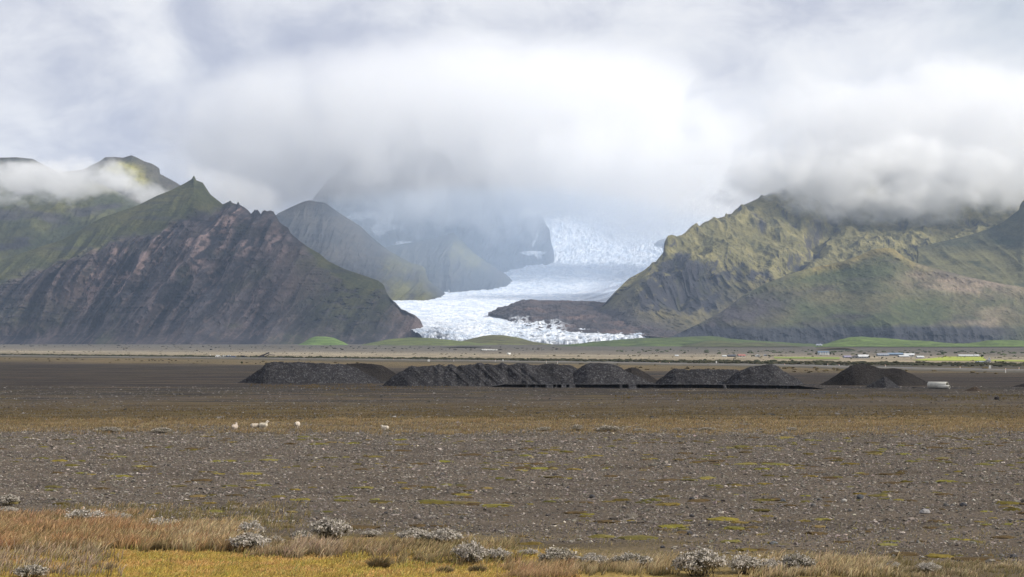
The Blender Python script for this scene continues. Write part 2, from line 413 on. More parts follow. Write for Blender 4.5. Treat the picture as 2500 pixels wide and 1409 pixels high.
loft('mountain', [[(x, y, 7700) for x, y in crestF], [(x, y+(748-y)*.35, 7420) for x, y in crestF], [(x, y+(748-y)*.7, 7180) for x, y in crestF], [(x, 748, 6950) for x, y in crestF]], [0, .3, .66, 1], ncol=760, nt=240, mat=M_rock, disp=mkdisp(50, -0.3, 95), colf=colF,
     label='hazy blue mountain with a blunt double top sloping down to the left edge of the glacier')
crestG = [(800, 640), (900, 610), (980, 596), (1040, 586), (1060, 582), (1083, 577), (1098, 569), (1106, 567), (1117, 577), (1139, 599), (1159, 619), (1188, 639), (1219, 659), (1238, 672), (1255, 690), (1280, 705), (1300, 716), (1320, 728)]
def colG(X, Y, Z, PX, PY, T, nz):
    c = C3((0.035, 0.04, 0.045), (0.065, 0.064, 0.062), sst(-.3, .4, fbm(X/120, Z/120, 5, 54)))
    g = np.clip(blobs(PX, PY, [(1140, 625, 25, 14, 1.1), (1175, 645, 18, 10, .8), (1120, 605, 12, 14, .8)]), 0, 1)*np.clip(.7+1.4*fbm(X/50, Z/60, 4, 55), 0, 1)
    c = mixc(c, (0.13, 0.125, 0.05), g)
    # a thin stream falls to the ice
    fx = np.interp(PY, [700, 715, 722, 735], [1094, 1098, 1105, 1103])
    return mixc(c, (0.75, 0.76, 0.78), np.exp(-((PX-fx)/1.6)**2)*sst(706, 712, PY)*0.9)
loft('mountain', [[(x, y, 8300) for x, y in crestG], [(x, y+(745-y)*.35, 8050) for x, y in crestG], [(x, y+(745-y)*.7, 7850) for x, y in crestG], [(x, 746, 7600) for x, y in crestG]], [0, .3, .66, 1], ncol=640, nt=200, mat=M_rock, disp=mkdisp(56, -0.2, 90), colf=colG,
     label='hazy blue pointed spur with a pale green shoulder standing in front of the glacier valley wall')
crestH = [(560, 690), (640, 620), (700, 560), (760, 490), (800, 440), (850, 400), (900, 370), (1000, 360), (1100, 380), (1200, 420), (1260, 455), (1290, 480), (1312, 512), (1326, 530), (1332, 548), (1342, 560), (1345, 590), (1352, 612), (1354, 632), (1366, 650), (1370, 668), (1376, 690), (1386, 716)]
def colH(X, Y, Z, PX, PY, T, nz):
    c = C3((0.03, 0.035, 0.045), (0.055, 0.056, 0.06), sst(-.3, .4, fbm(X/150, Z/150, 5, 57)))
    n = fbm(PX/14, PY/18, 4, 58)
    s = blobs(PX, PY, [(945, 520, 13, 40, 1.3), (925, 560, 14, 6, .9), (955, 556, 20, 5, .9), (985, 598, 18, 8, 1.0), (1000, 606, 12, 8, .9), (880, 530, 30, 8, .8), (905, 500, 30, 20, .5), (1290, 520, 24, 9, 1.0), (1130, 522, 5, 8, .8), (1295, 618, 22, 4, 1.0), (1305, 590, 4, 20, .6), (1318, 625, 9, 8, .6), (1240, 470, 50, 10, .7)])
    return mixc(c, (0.72, 0.75, 0.8), sst(.35, .75, s+n*.45))
loft('mountain', [[(x, y, 9400) for x, y in crestH], [(x, y+(745-y)*.35, 9150) for x, y in crestH], [(x, y+(745-y)*.7, 8950) for x, y in crestH], [(x, 745, 8700) for x, y in crestH]], [0, .3, .66, 1], ncol=760, nt=220, mat=M_rock, disp=mkdisp(59, -0.15, 110), colf=colH, sm=5,
     label='farthest valley wall with hanging snow patches, its top lost in cloud')
# rock outcrop poking out of the upper ice fall
crO = [(1540, 650), (1560, 634), (1572, 617), (1577, 602), (1585, 597), (1600, 594), (1606, 588), (1614, 585), (1630, 580), (1660, 590), (1700, 600)]
loft('rock_outcrop', [[(x, y, 9800) for x, y in crO], [(x, y+14, 9700) for x, y in crO], [(x, max(632, y+30), 9500) for x, y in crO]], [0, .5, 1], ncol=160, nt=50, mat=M_rock, disp=mkdisp(64, 0, 20),
     colf=lambda X, Y, Z, PX, PY, T, nz: C3((0.04, 0.045, 0.05), (0.07, 0.068, 0.065), sst(-.3, .4, fbm(X/60, Z/60, 4, 65))), sm=4, back=2.0, label='dark rock outcrop standing out of the ice fall')

# ---- right mountain
crestB = [(1430, 790), (1455, 768), (1470, 748), (1500, 714), (1535, 680), (1571, 661), (1600, 640), (1619, 617), (1622, 592), (1630, 576), (1640, 573), (1653, 577), (1664, 574), (1674, 567), (1683, 557), (1690, 551), (1697, 554), (1706, 553), (1720, 542), (1735, 538), (1748, 533), (1762, 531), (1769, 529), (1771, 521), (1774, 521), (1776, 528), (1784, 524), (1795, 512), (1809, 503), (1826, 496), (1860, 480), (1920, 455), (2000, 425), (2060, 405), (2130, 400), (2230, 405), (2275, 408), (2290, 412), (2310, 410), (2320, 424), (2328, 436), (2380, 446), (2450, 452), (2560, 450), (2700, 450)]
def dB0(x): return np.interp(x, [1430, 1500, 1630, 1800, 2100, 2700], [5900, 6000, 6300, 6800, 7500, 7500])
B1 = [(1430, 798), (1500, 735), (1571, 672), (1625, 650), (1700, 612), (1760, 590), (1850, 560), (1950, 540), (2050, 540), (2200, 540), (2400, 540), (2700, 540)]
B2 = [(1430, 805), (1500, 750), (1560, 690), (1640, 660), (1680, 622), (1745, 628), (1790, 648), (1850, 652), (1920, 640), (1990, 640), (2060, 625), (2200, 610), (2350, 600), (2700, 600)]
B3 = [(1430, 812), (1500, 775), (1560, 735), (1640, 735), (1700, 720), (1760, 700), (1830, 690), (1900, 680), (1980, 690), (2060, 680), (2200, 660), (2350, 650), (2700, 640)]
B4 = [(1430, 822), (1500, 800), (1560, 785), (1640, 790), (1760, 780), (1900, 770), (2060, 760), (2700, 720)]
B5 = [(1430, 835), (1700, 835), (2000, 840), (2700, 840)]
def dispB(X, Y, Z, PX, PY, T):
    env = sst(0, .06, T)*sst(1, .93, T)
    up = sst(690, 640, PY)
    g = ridged((X+0.3*Z)/260, (Y-0.8*Z)/420, 5, 71)-0.42
    g2 = ridged((X+0.35*Z)/85, (Y-0.6*Z)/150, 5, 72)-0.42
    cl = sst(.30, .38, T)*sst(.62, .5, T)
    f = ridged(X/40, Z/60, 4, 73)-0.42
    dz = env*up*(58*g+15*g2+3.5*f)
    dy = -env*((1-up)*(95*g+34*g2)+cl*16*f + 10*fbm(X/80, Z/60, 5, 74))
    for pts, wdt, dep in [([(2050, 545), (1985, 565), (1990, 600), (1955, 632), (1915, 650)], 14, 42), ([(1925, 520), (1960, 550), (2000, 572)], 9, 26), ([(2215, 500), (2205, 540), (2200, 560)], 7, 26), ([(2370, 530), (2390, 548), (2420, 556)], 7, 22), ([(1860, 555), (1900, 575), (1960, 590)], 8, 16), ([(1700, 655), (1680, 700), (1660, 740)], 10, 22), ([(2080, 520), (2100, 560)], 7, 18), ([(2250, 560), (2330, 575)], 6, 14)]:
        dd = polydist(PX, PY, pts)
        dz = dz - env*dep*np.exp(-0.5*(dd/wdt)**2)
    return dy, dz
def polydist(PX, PY, pts):
    best = np.full(PX.shape, 1e9)
    for (x0, y0), (x1, y1) in zip(pts[:-1], pts[1:]):
        dx, dy = x1-x0, y1-y0; t = np.clip(((PX-x0)*dx+(PY-y0)*dy)/(dx*dx+dy*dy), 0, 1)
        best = np.minimum(best, np.hypot(PX-x0-t*dx, PY-y0-t*dy))
    return best
def colB(X, Y, Z, PX, PY, T, nz):
    c = C3((0.125, 0.113, 0.048), (0.205, 0.18, 0.08), sst(-.35, .4, fbm(X/110, Y/150, 5, 75)))
    c = mixc(c, (0.085, 0.085, 0.045), sst(0.0, .4, fbm(X/60, Y/60, 5, 76))*.6)
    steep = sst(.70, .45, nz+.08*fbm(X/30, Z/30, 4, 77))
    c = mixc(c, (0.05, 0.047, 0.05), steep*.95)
    lowd = sst(675, 730, PY+14*fbm(PX/30, PY/20, 4, 78))
    c = mixc(c, (0.052, 0.05, 0.05), lowd*.75*sst(1500, 1540, PX))
    gl = np.clip(blobs(PX, PY, [(1640, 770, 70, 22, .9), (1560, 730, 30, 30, .4), (1740, 790, 50, 15, .6), (1850, 720, 30, 25, .6), (1880, 690, 40, 14, .5)]), 0, 1)*np.clip(.75+1.2*fbm(X/50, Z/30, 4, 79), 0, 1)
    c = mixc(c, (0.135, 0.115, 0.055), gl)
    cf = np.clip(blobs(PX, PY, [(1650, 690, 60, 36, 1.1), (1720, 735, 50, 34, .8), (1600, 730, 40, 30, .7), (1680, 640, 45, 14, .9), (1800, 670, 35, 12, .8), (1860, 680, 20, 12, .7), (1870, 545, 26, 7, .8), (1850, 530, 20, 6, .7), (1990, 590, 16, 22, .8), (1960, 636, 30, 8, .8), (1940, 530, 16, 12, .7)])*(.85+1.3*fbm(PX/24, PY/20, 4, 178)), 0, 1)
    c = mixc(c, (0.036, 0.036, 0.044), sst(.25, .8, cf)*.95)
    c = mixc(c, (0.055, 0.056, 0.036), sst(.12, .4, fbm(X/35, (Y-Z)/45, 5, 179))*.65)
    dk = np.clip(blobs(PX, PY, [(1500, 775, 40, 25, .9), (1580, 800, 50, 14, .8), (1460, 785, 30, 20, .9)]), 0, 1)
    c = mixc(c, (0.06, 0.054, 0.058), dk)
    c = mixc(c, (0.045, 0.045, 0.055), sst(470, 440, PY)*.8)
    return c
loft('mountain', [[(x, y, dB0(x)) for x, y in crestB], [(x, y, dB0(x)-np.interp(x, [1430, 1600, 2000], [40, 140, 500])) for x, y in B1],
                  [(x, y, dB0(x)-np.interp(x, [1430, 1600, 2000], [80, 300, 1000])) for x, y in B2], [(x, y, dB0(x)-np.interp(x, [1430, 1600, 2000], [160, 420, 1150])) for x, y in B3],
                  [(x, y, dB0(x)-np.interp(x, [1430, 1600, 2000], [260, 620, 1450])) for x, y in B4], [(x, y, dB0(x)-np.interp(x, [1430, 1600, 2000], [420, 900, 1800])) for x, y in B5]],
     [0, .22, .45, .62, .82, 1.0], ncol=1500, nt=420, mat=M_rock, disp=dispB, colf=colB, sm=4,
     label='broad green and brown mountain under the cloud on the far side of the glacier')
# knoll and long apron in front of it
crestK = [(1580, 838), (1640, 822), (1713, 787), (1760, 762), (1784, 745), (1812, 722), (1870, 692), (1920, 672), (1975, 655), (2020, 646), (2060, 637), (2100, 622), (2130, 609), (2150, 606), (2172, 605), (2185, 610), (2200, 622), (2225, 638), (2262, 650), (2310, 662), (2370, 678), (2440, 692), (2500, 702), (2600, 720), (2750, 760)]
def dK(x): return np.interp(x, [1580, 1800, 2000, 2750], [4950, 5150, 5350, 5300])
def dispK(X, Y, Z, PX, PY, T):
    env = sst(0, .05, T)*sst(1, .97, T)
    u_ = X-0.5*Z
    g = ridged((X+0.1*Z)/420, Z/330, 5, 81)-0.42
    f = ridged(X/48, Z/40, 4, 82)-0.42
    cliff = sst(80, 50, Z)
    st2 = np.abs(((Z+6*fbm(X/200, Z/100, 3, 83))/19.0) % 1.0 - 0.5)*2
    cv_ = ridged(X/40, Z/200, 4, 84)-.42
    return -env*(60*g+13*f+2.5*(st2-.5)*sst(-.1,.3,fbm(X/200,Z/90,3,28))+12*fbm(X/110, Z/80, 5, 85)+cliff*14*cv_), env*0
def colK(X, Y, Z, PX, PY, T, nz):
    c = C3((0.066, 0.076, 0.036), (0.105, 0.095, 0.05), sst(-.3, .45, fbm(X/160, Z/60, 5, 86)))
    c = mixc(c, (0.055, 0.046, 0.046), sst(.05, .45, fbm(X/190, Z/40, 5, 87))*.7)
    scree = np.clip(blobs(PX, PY, [(2330, 690, 90, 16, 1.0), (2440, 700, 80, 14, .9), (2250, 660, 30, 14, .7), (2420, 770, 60, 30, .5), (2380, 800, 40, 16, .5)]), 0, 1)*np.clip(.75+fbm(X/60, Z/20, 4, 88), 0, 1)
    c = mixc(c, (0.21, 0.165, 0.12), scree)
    topg = sst(26, 4, PY-np.interp(PX, [p[0] for p in crestK], [p[1] for p in crestK]))*sst(1900, 2000, PX)*sst(2300, 2200, PX)
    c = mixc(c, (0.19, 0.155, 0.065), topg*np.clip(.8+fbm(X/30, Z/30, 4, 89), 0, 1))
    lf = np.clip(blobs(PX, PY, [(1800, 770, 60, 28, 1.0), (1720, 805, 50, 14, .9), (1870, 735, 50, 22, .8)]), 0, 1)*np.clip(.85+1.2*fbm(X/50, Z/40, 4, 90), 0, 1)
    c = mixc(c, (0.06, 0.053, 0.056), lf)
    band = sst(60, 45, Z+10*fbm(X/90, Z/60, 4, 91))*sst(2560, 2380, PX)
    c = mixc(c, (0.032, 0.034, 0.045), band*.9)
    return c
def rowK(f, dd): return [(x, y+(842-y)*f, dK(x)-dd*max(.05, (842-y)/236)) for x, y in crestK]
loft('hill', [[(x, y, dK(x)) for x, y in crestK], rowK(.12, 40), rowK(.5, 260), rowK(.8, 470), rowK(.93, 520), rowK(1.0, 560)], [0, .10, .46, .78, .92, 1.0], ncol=1300, nt=320, mat=M_rock, disp=dispK, colf=colK, sm=7,
     label='long brown-green knoll with a rocky crown and a dark cliff band along its foot')
# dark slope at the right edge
crestC = [(2240, 604), (2280, 594), (2330, 583), (2380, 570), (2420, 556), (2452, 540), (2476, 521), (2488, 512), (2490, 502), (2495, 493), (2502, 487), (2520, 480), (2570, 450), (2640, 430), (2720, 440), (2800, 500)]
def colC(X, Y, Z, PX, PY, T, nz):
    c = C3((0.05, 0.054, 0.034), (0.075, 0.074, 0.04), sst(-.3, .4, fbm(X/90, Z/60, 5, 93)))
    g = sst(590, 625, PY+14*fbm(PX/30, PY/15, 4, 94))
    c = mixc(c, (0.13, 0.12, 0.055), g*.8)
    return mixc(c, (0.04, 0.05, 0.03), sst(.15, .4, fbm(X/50, Z/35, 5, 95))*.7)
loft('mountain', [[(x, y, 6150) for x, y in crestC], [(x, y+(725-y)*.4, 5950) for x, y in crestC], [(x, y+(725-y)*.75, 5750) for x, y in crestC], [(x, 725, 5550) for x, y in crestC]], [0, .36, .72, 1.0], ncol=480, nt=180, mat=M_rock, disp=mkdisp(96, 0.2, 45), colf=colC, sm=5,
     label='dark steep shoulder with a cliff top entering at the right edge')

# ------------------------------------------------------------------ glacier
def ice_mat():
    m, N = new_mat('glacier_ice')
    p = pos(N)
    q = N.mapping(p, (1, 0.45, 1), (0, 0, 0), (0, 0, 0.35))
    a = N.noise(q, 0.03, 7, 0.65, 0.8); b = N.noise(p, 0.006, 4, 0.5)
    f = N.maprange(a, .35, .62)
    col = N.mix(f, (0.52, 0.59, 0.68), (0.80, 0.82, 0.845))
    col = N.mix(1.0, col, attr(N), 'MULTIPLY')
    finish(N, col, 0.75, a, 0.85, 8.0, 0.3)
    return m
M_ice = ice_mat()
# surface rows from the top of the ice fall down to the snout: (px left, px right, py, d)
g_rows = [(1000, 1900, 400, 12500), (1150, 1800, 470, 11600), (1290, 1760, 560, 10400), (1290, 1720, 620, 9500), (1220, 1680, 680, 8500), (1080, 1640, 715, 7700), (930, 1620, 736, 7000), (880, 1640, 752, 6450), (880, 1560, 772, 6000), (985, 1560, 796, 5600), (1030, 1585, 818, 5350), (1042, 1595, 834, 5200), (1050, 1600, 848, 5120)]
nt, nc = 520, 620
tv = np.linspace(0, len(g_rows)-1, nt)
gr = np.array(g_rows, float); idx = np.arange(len(g_rows))
L = gsm(np.interp(tv, idx, gr[:, 0]), 14); Rr = gsm(np.interp(tv, idx, gr[:, 1]), 14)
PYg = gsm(np.interp(tv, idx, gr[:, 2]), 9); Dg = gsm(np.interp(tv, idx, gr[:, 3]), 9)
PXg = L[:, None] + (Rr-L)[:, None]*np.linspace(0, 1, nc)[None, :]
Yg = np.broadcast_to(Dg[:, None], PXg.shape).copy(); Xg = (PXg-1250)/F*Yg
Zg = np.broadcast_to(wz(PYg, Dg)[:, None], PXg.shape).copy()
PYb = np.broadcast_to(PYg[:, None], PXg.shape)
# upper ice fall spreads: higher on the right, crossing left bank
fall = sst(740, 640, PYb)
snout = sst(770, 815, PYb)
r1 = ridged((Xg+0.25*Yg)/70, (Yg-0.3*Xg)/30, 5, 101)-.4
r2 = ridged(Xg/26, Yg/20, 4, 102)-.4
side = np.exp(-((PXg-1070)/40)**2)*sst(790, 820, PYb)
serac = ridged(Xg/22, Yg/30, 4, 103)-.35
Zg = Zg + (4+10*fall)*r1 + (1.7+6.5*fall)*r2 + (5*snout+10*side)*serac + 26*fall*fbm(Xg/260, Yg/260, 4, 104)
# snout: rounded front edge dropping to the plain, edge line varies with px
edge = np.interp(PXg, [880, 1040, 1110, 1200, 1290, 1400, 1480, 1560, 1585, 1690], [826, 826, 834, 836, 838, 837, 832, 826, 822, 815])
drop = sst(-6, 6, PYb-edge+4*fbm(PXg/12, PYb/10, 3, 105))
Zg = np.where(PYb > 780, Zg-drop*28, Zg)
cg = np.ones(PXg.shape+(3,))*np.array([0.97, 0.98, 1.0])
dirt = np.clip(blobs(PXg, PYb, [(1560, 660, 0.01, 1, 0)]), 0, 1)
# dirty margin along the right bank of the ice fall
bank = np.interp(PYb, [560, 640, 680, 720, 745], [1640, 1590, 1550, 1490, 1470])
band = sst(-120, -10, PXg-bank)*sst(600, 680, PYb)*sst(752, 735, PYb)
stripe = .5+.9*fbm((PXg+PYb*2.2)/120, (PYb+PXg*.28)/6, 4, 106)
cg = mixc(cg, (0.33, 0.34, 0.40), np.clip(band*np.clip(stripe, 0, 1)*1.1, 0, .95))
st = sst(.1, .5, fbm(PXg/160, (PYb-.05*PXg)/3.2, 4, 107))*sst(716, 735, PYb)*sst(790, 750, PYb)*sst(1250, 1400, PXg)
cg = mixc(cg, (0.40, 0.41, 0.46), st*.8)
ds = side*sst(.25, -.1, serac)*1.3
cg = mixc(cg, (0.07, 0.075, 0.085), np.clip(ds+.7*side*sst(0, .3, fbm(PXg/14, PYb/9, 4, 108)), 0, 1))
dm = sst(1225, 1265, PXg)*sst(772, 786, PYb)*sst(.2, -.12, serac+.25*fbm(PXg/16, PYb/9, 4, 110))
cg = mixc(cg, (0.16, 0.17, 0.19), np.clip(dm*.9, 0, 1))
cg = mixc(cg, (0.72, 0.78, 0.86), sst(.1, .5, fbm(Xg/60, Yg/60, 5, 109))*.5)
cg = mixc(cg, (0.30, 0.31, 0.33), sst(.0, .45, ridged((Xg+.5*Yg)/130, (Yg-.3*Xg)/16, 4, 118)-.45)*sst(765, 800, PYb)*.55)
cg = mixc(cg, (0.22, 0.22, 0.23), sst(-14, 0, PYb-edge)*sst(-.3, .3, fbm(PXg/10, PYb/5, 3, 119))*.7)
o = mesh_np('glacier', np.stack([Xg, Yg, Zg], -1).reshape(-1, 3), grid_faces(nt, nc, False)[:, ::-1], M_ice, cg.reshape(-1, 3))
tag(o, 'white crevassed glacier tongue flowing from a hazy ice fall', kind='structure')
# flip check below keeps normals up
# dark moraine on the ice
crestM = [(1192, 768), (1205, 762), (1230, 751), (1258, 739), (1268, 735), (1280, 733), (1300, 731), (1318, 733), (1345, 733), (1400, 735), (1440, 735), (1470, 738), (1500, 744), (1540, 756), (1580, 780), (1620, 800), (1680, 815), (1720, 828)]
def dM(x): return np.interp(x, [1192, 1300, 1480, 1720], [6000, 6350, 6350, 5400])
footM = [(1192, 769.5), (1215, 773), (1240, 778), (1258, 790), (1280, 797), (1320, 803), (1400, 809), (1480, 812), (1560, 817), (1640, 824), (1720, 834)]
fyM = lambda x: np.interp(x, [p[0] for p in footM], [p[1] for p in footM])
dF = lambda x: np.interp(x, [1192, 1240, 1262, 1300, 1400, 1500, 1720], [5990, 5880, 5680, 5520, 5430, 5380, 5240])
def colM(X, Y, Z, PX, PY, T, nz):
    c = C3((0.058, 0.05, 0.052), (0.115, 0.083, 0.075), sst(-.1, .5, fbm(X/110, Y/110, 5, 111)))
    c = mixc(c, (0.05, 0.046, 0.05), sst(1290, 1240, PX+10*fbm(PX/20, PY/10, 3, 112))*.8)
    ice = sst(.35, .62, ridged(X/24, Y/40, 4, 113))*sst(.66, .82, T+.12*fbm(X/60, Y/80, 3, 116))*sst(1400, 1345, PX)*sst(1240, 1262, PX)
    return mixc(c, (0.75, 0.8, 0.86), ice*.9)
def dispM(X, Y, Z, PX, PY, T):
    env = sst(0, .08, T)*sst(1.0, .92, T)
    return 0*X, env*(16*(ridged(X/90, Y/130, 5, 114)-.42)+6*fbm(X/30, Y/30, 5, 115))
loft('moraine', [[(x, y, dM(x)) for x, y in crestM], [(x, y+(fyM(x)-y)*.3, dM(x)+(dF(x)-dM(x))*.42) for x, y in crestM], [(x, y+(fyM(x)-y)*.68, dM(x)+(dF(x)-dM(x))*.75) for x, y in crestM], [(x, fyM(x)+1.5, dF(x)-15) for x, y in crestM]], [0, .34, .7, 1], ncol=640, nt=150, mat=M_rock, disp=dispM, colf=colM, sm=6, back=1.0,
     label='dark brown rubble moraine lying over the snout of the glacier')

# ------------------------------------------------------------------ low green hills at the mountain feet
def low_hill(pts, d, dep, c0, c1, label, seed, base=None, rough=3.0):
    fy = base or [(x, HOR+(CAMZ-3)/(d-dep)*F) for x, y in pts]
    def cf(X, Y, Z, PX, PY, T, nz):
        c = C3(c0, c1, sst(-.25, .4, fbm(X/70, Y/70+Z/8, 5, seed)))
        return mixc(c, np.array(c0)*.42, sst(.05, .4, fbm(X/30, Y/50+Z/4, 5, seed+1))*.6)
    def df(X, Y, Z, PX, PY, T):
        env = sst(0, .1, T)*sst(1, .9, T)
        return 0*X, env*rough*(fbm(X/60, Y/60, 5, seed+2)+.6*(ridged(X/90, Y/160, 4, seed+3)-.42))
    p = sorted(pts)
    foot = [(x, HOR+(CAMZ-3)*F/(d-dep), d-dep) for x, y in p]
    mid = [(x, y+(HOR+(CAMZ-3)*F/(d-dep)-y)*.4, d-dep*.5) for x, y in p]
    return loft('hill', [[(x, y, d) for x, y in p], mid, foot], [0, .5, 1], ncol=int(max(120, (p[-1][0]-p[0][0])*.8)), nt=60, mat=M_hill, disp=df, colf=cf, sm=8, label=label, nb=16, back=5)
GREEN = (0.085, 0.12, 0.03); GREEN2 = (0.12, 0.17, 0.04); OLV = (0.085, 0.085, 0.04); BRN = (0.08, 0.066, 0.05)
low_hill([(715, 846), (738, 838), (755, 826), (772, 821.5), (795, 822), (815, 825), (840, 836), (858, 846)], 4300, 260, (0.088, 0.135, 0.035), (0.125, 0.185, 0.05), 'small bright green mound at the foot of the dark triangular mountain', 121, rough=1.5)
low_hill([(845, 850), (900, 838), (950, 828), (1000, 824), (1045, 825), (1100, 830), (1150, 836), (1230, 845), (1290, 850)], 4200, 320, (0.085, 0.10, 0.035), (0.12, 0.14, 0.04), 'low olive green rise in front of the rocky right flank', 123, rough=2)
low_hill([(1060, 848), (1110, 837), (1150, 827), (1180, 820), (1202, 817.5), (1230, 818.5), (1265, 824), (1300, 834), (1340, 840), (1400, 847), (1450, 852)], 4500, 300, (0.085, 0.078, 0.035), (0.12, 0.125, 0.04), 'brown and green rounded hillock below the glacier snout', 126, rough=2)
low_hill([(1000, 856), (1080, 848), (1140, 845), (1200, 849), (1300, 852), (1400, 858)], 3300, 250, (0.06, 0.055, 0.05), (0.08, 0.075, 0.05), 'dark brown swell of ground in front of the green hillocks', 128, rough=1.5)
low_hill([(1240, 856), (1330, 847), (1400, 842), (1450, 836), (1510, 829), (1570, 825.5), (1640, 824), (1700, 821.5), (1740, 820.5), (1775, 826), (1830, 831), (1900, 836), (1960, 839), (2010, 843), (2060, 852)], 4000, 480, (0.062, 0.082, 0.035), (0.09, 0.12, 0.035), 'long dark green hill between the glacier snout and the farms', 130, rough=4)
low_hill([(1640, 852), (1700, 838), (1730, 832), (1760, 832), (1800, 837), (1850, 836), (1900, 838), (1980, 850)], 3500, 260, (0.075, 0.075, 0.045), (0.09, 0.10, 0.04), 'brownish green low rise in front of the long green hill', 133, rough=2)
low_hill([(1960, 852), (2010, 842), (2040, 832), (2075, 823), (2105, 821.5), (2135, 825), (2160, 825), (2210, 830), (2280, 835), (2330, 838.5), (2370, 838.5), (2410, 831), (2450, 830), (2520, 833), (2620, 835), (2720, 850)], 3700, 480, (0.085, 0.12, 0.035), (0.115, 0.16, 0.045), 'fresh green rolling hills rising behind the farm buildings', 136, rough=4)
low_hill([(1960, 858), (2000, 851), (2040, 849), (2075, 849), (2090, 853), (2120, 860)], 2700, 160, (0.10, 0.085, 0.05), (0.12, 0.10, 0.06), 'small tawny hillock behind the blue-roofed farmhouse', 139, rough=1.2)
CLOUDS_ON = True
# ------------------------------------------------------------------ air: haze and cloud banks
def haze():
    m, N = new_mat('haze_air')
    pv = N.n('ShaderNodeVolumePrincipled'); pv.inputs['Color'].default_value = (0.55, 0.72, 1.0, 1)
    pv.inputs['Density'].default_value = HAZE; pv.inputs['Anisotropy'].default_value = 0.1
    o = N.n('ShaderNodeOutputMaterial'); N.t.links.new(pv.outputs[0], o.inputs['Volume'])
    x, y0, y1, z0, z1 = 9000, -900, 14500, -45, 1150
    V = [(-x, y0, z0), (x, y0, z0), (x, y1, z0), (-x, y1, z0), (-x, y0, z1), (x, y0, z1), (x, y1, z1), (-x, y1, z1)]
    Fc = [(0, 3, 2, 1), (4, 5, 6, 7), (0, 1, 5, 4), (1, 2, 6, 5), (2, 3, 7, 6), (3, 0, 4, 7)]
    o = mesh_np('haze', V, Fc, m, smooth=False)
    tag(o, 'thin blue haze filling the air over the plain', kind='stuff')
HAZE = 3.0e-5
haze()

def ico(sub):
    bm = bmesh.new(); bmesh.ops.create_icosphere(bm, subdivisions=sub, radius=1.0)
    V = np.array([v.co[:] for v in bm.verts]); Fc = np.array([[v.index for v in f.verts] for f in bm.faces])
    bm.free(); return V, Fc
ICO1, ICO2, ICO3 = ico(1), ico(2), ico(3)

def cloud(px, py, d, rx, ry, rd, dens, nscale, lo, hi, fall=0.55, seed=0, rot=0.0, label='', step=0.22, stretch=(1, 1, 1.4), skew=0.0, holes=(), ucol=(1.0, 1.0, 1.0), vg=0.0, edgew=0.3):
    """a bank of cloud: an ellipsoid of air (half sizes rx, ry in photo pixels at distance d, rd metres deep)
    whose density is noise that thins out well before the ellipsoid's edge"""
    k = d/F
    m, N = new_mat('cloud_bank')
    tc = N.n('ShaderNodeTexCoord').outputs['Object']
    sc = (rx*k, rd, ry*k)
    q = N.vmath('MULTIPLY', tc, sc)
    q = N.vmath('ADD', q, (seed*913.0, seed*517.0, seed*331.0))
    q = N.mapping(q, stretch, (0, 0, 0), (0, skew, 0))
    n = N.math('ADD', N.math('MULTIPLY', N.noise(q, 1.0/nscale, 3, 0.55, 0.4), 0.62), N.math('MULTIPLY', N.noise(q, 3.3/nscale, 4, 0.62, 0.6), 0.38))
    l = N.vmath('LENGTH', tc)
    f = N.math('SUBTRACT', 1.0, N.math('MULTIPLY', l, l))
    s = N.math('ADD', n, N.math('MULTIPLY', N.math('SUBTRACT', f, 0.5), fall))
    if vg:
        sep = N.n('ShaderNodeSeparateXYZ'); N.put(sep.inputs[0], tc)
        s = N.math('ADD', s, N.math('MULTIPLY', sep.outputs[2], vg))
    for (hx, hy, hw, hh, ha) in holes:
        e = N.vmath('SUBTRACT', tc, ((hx-px)/rx, 0, (py-hy)/ry)); e = N.vmath('MULTIPLY', e, (rx/hw, 0.0, ry/hh)); e = N.vmath('LENGTH', e)
        s = N.math('ADD', s, N.math('MULTIPLY', N.math('EXPONENT', N.math('MULTIPLY', N.math('MULTIPLY', e, e), -0.5)), ha))
    a = N.maprange(s, lo, hi)
    edge = N.maprange(f, 0.0, edgew)
    den = N.math('MULTIPLY', N.math('MULTIPLY', a, edge), dens)
    pv = N.n('ShaderNodeVolumePrincipled'); pv.inputs['Color'].default_value = (*ucol, 1)
    pv.inputs['Anisotropy'].default_value = 0.0
    N.put(pv.inputs['Density'], den)
    o = N.n('ShaderNodeOutputMaterial'); N.t.links.new(pv.outputs[0], o.inputs['Volume'])
    try: m.cycles.volume_step_rate = step
    except Exception: pass
    ob = mesh_np('clouds', ICO3[0], ICO3[1], m)
    ob.location = (wx(px, d), d, wz(py, d)); ob.scale = sc; ob.rotation_euler = (0, rot, 0)
    tag(ob, label, kind='stuff')
    return ob
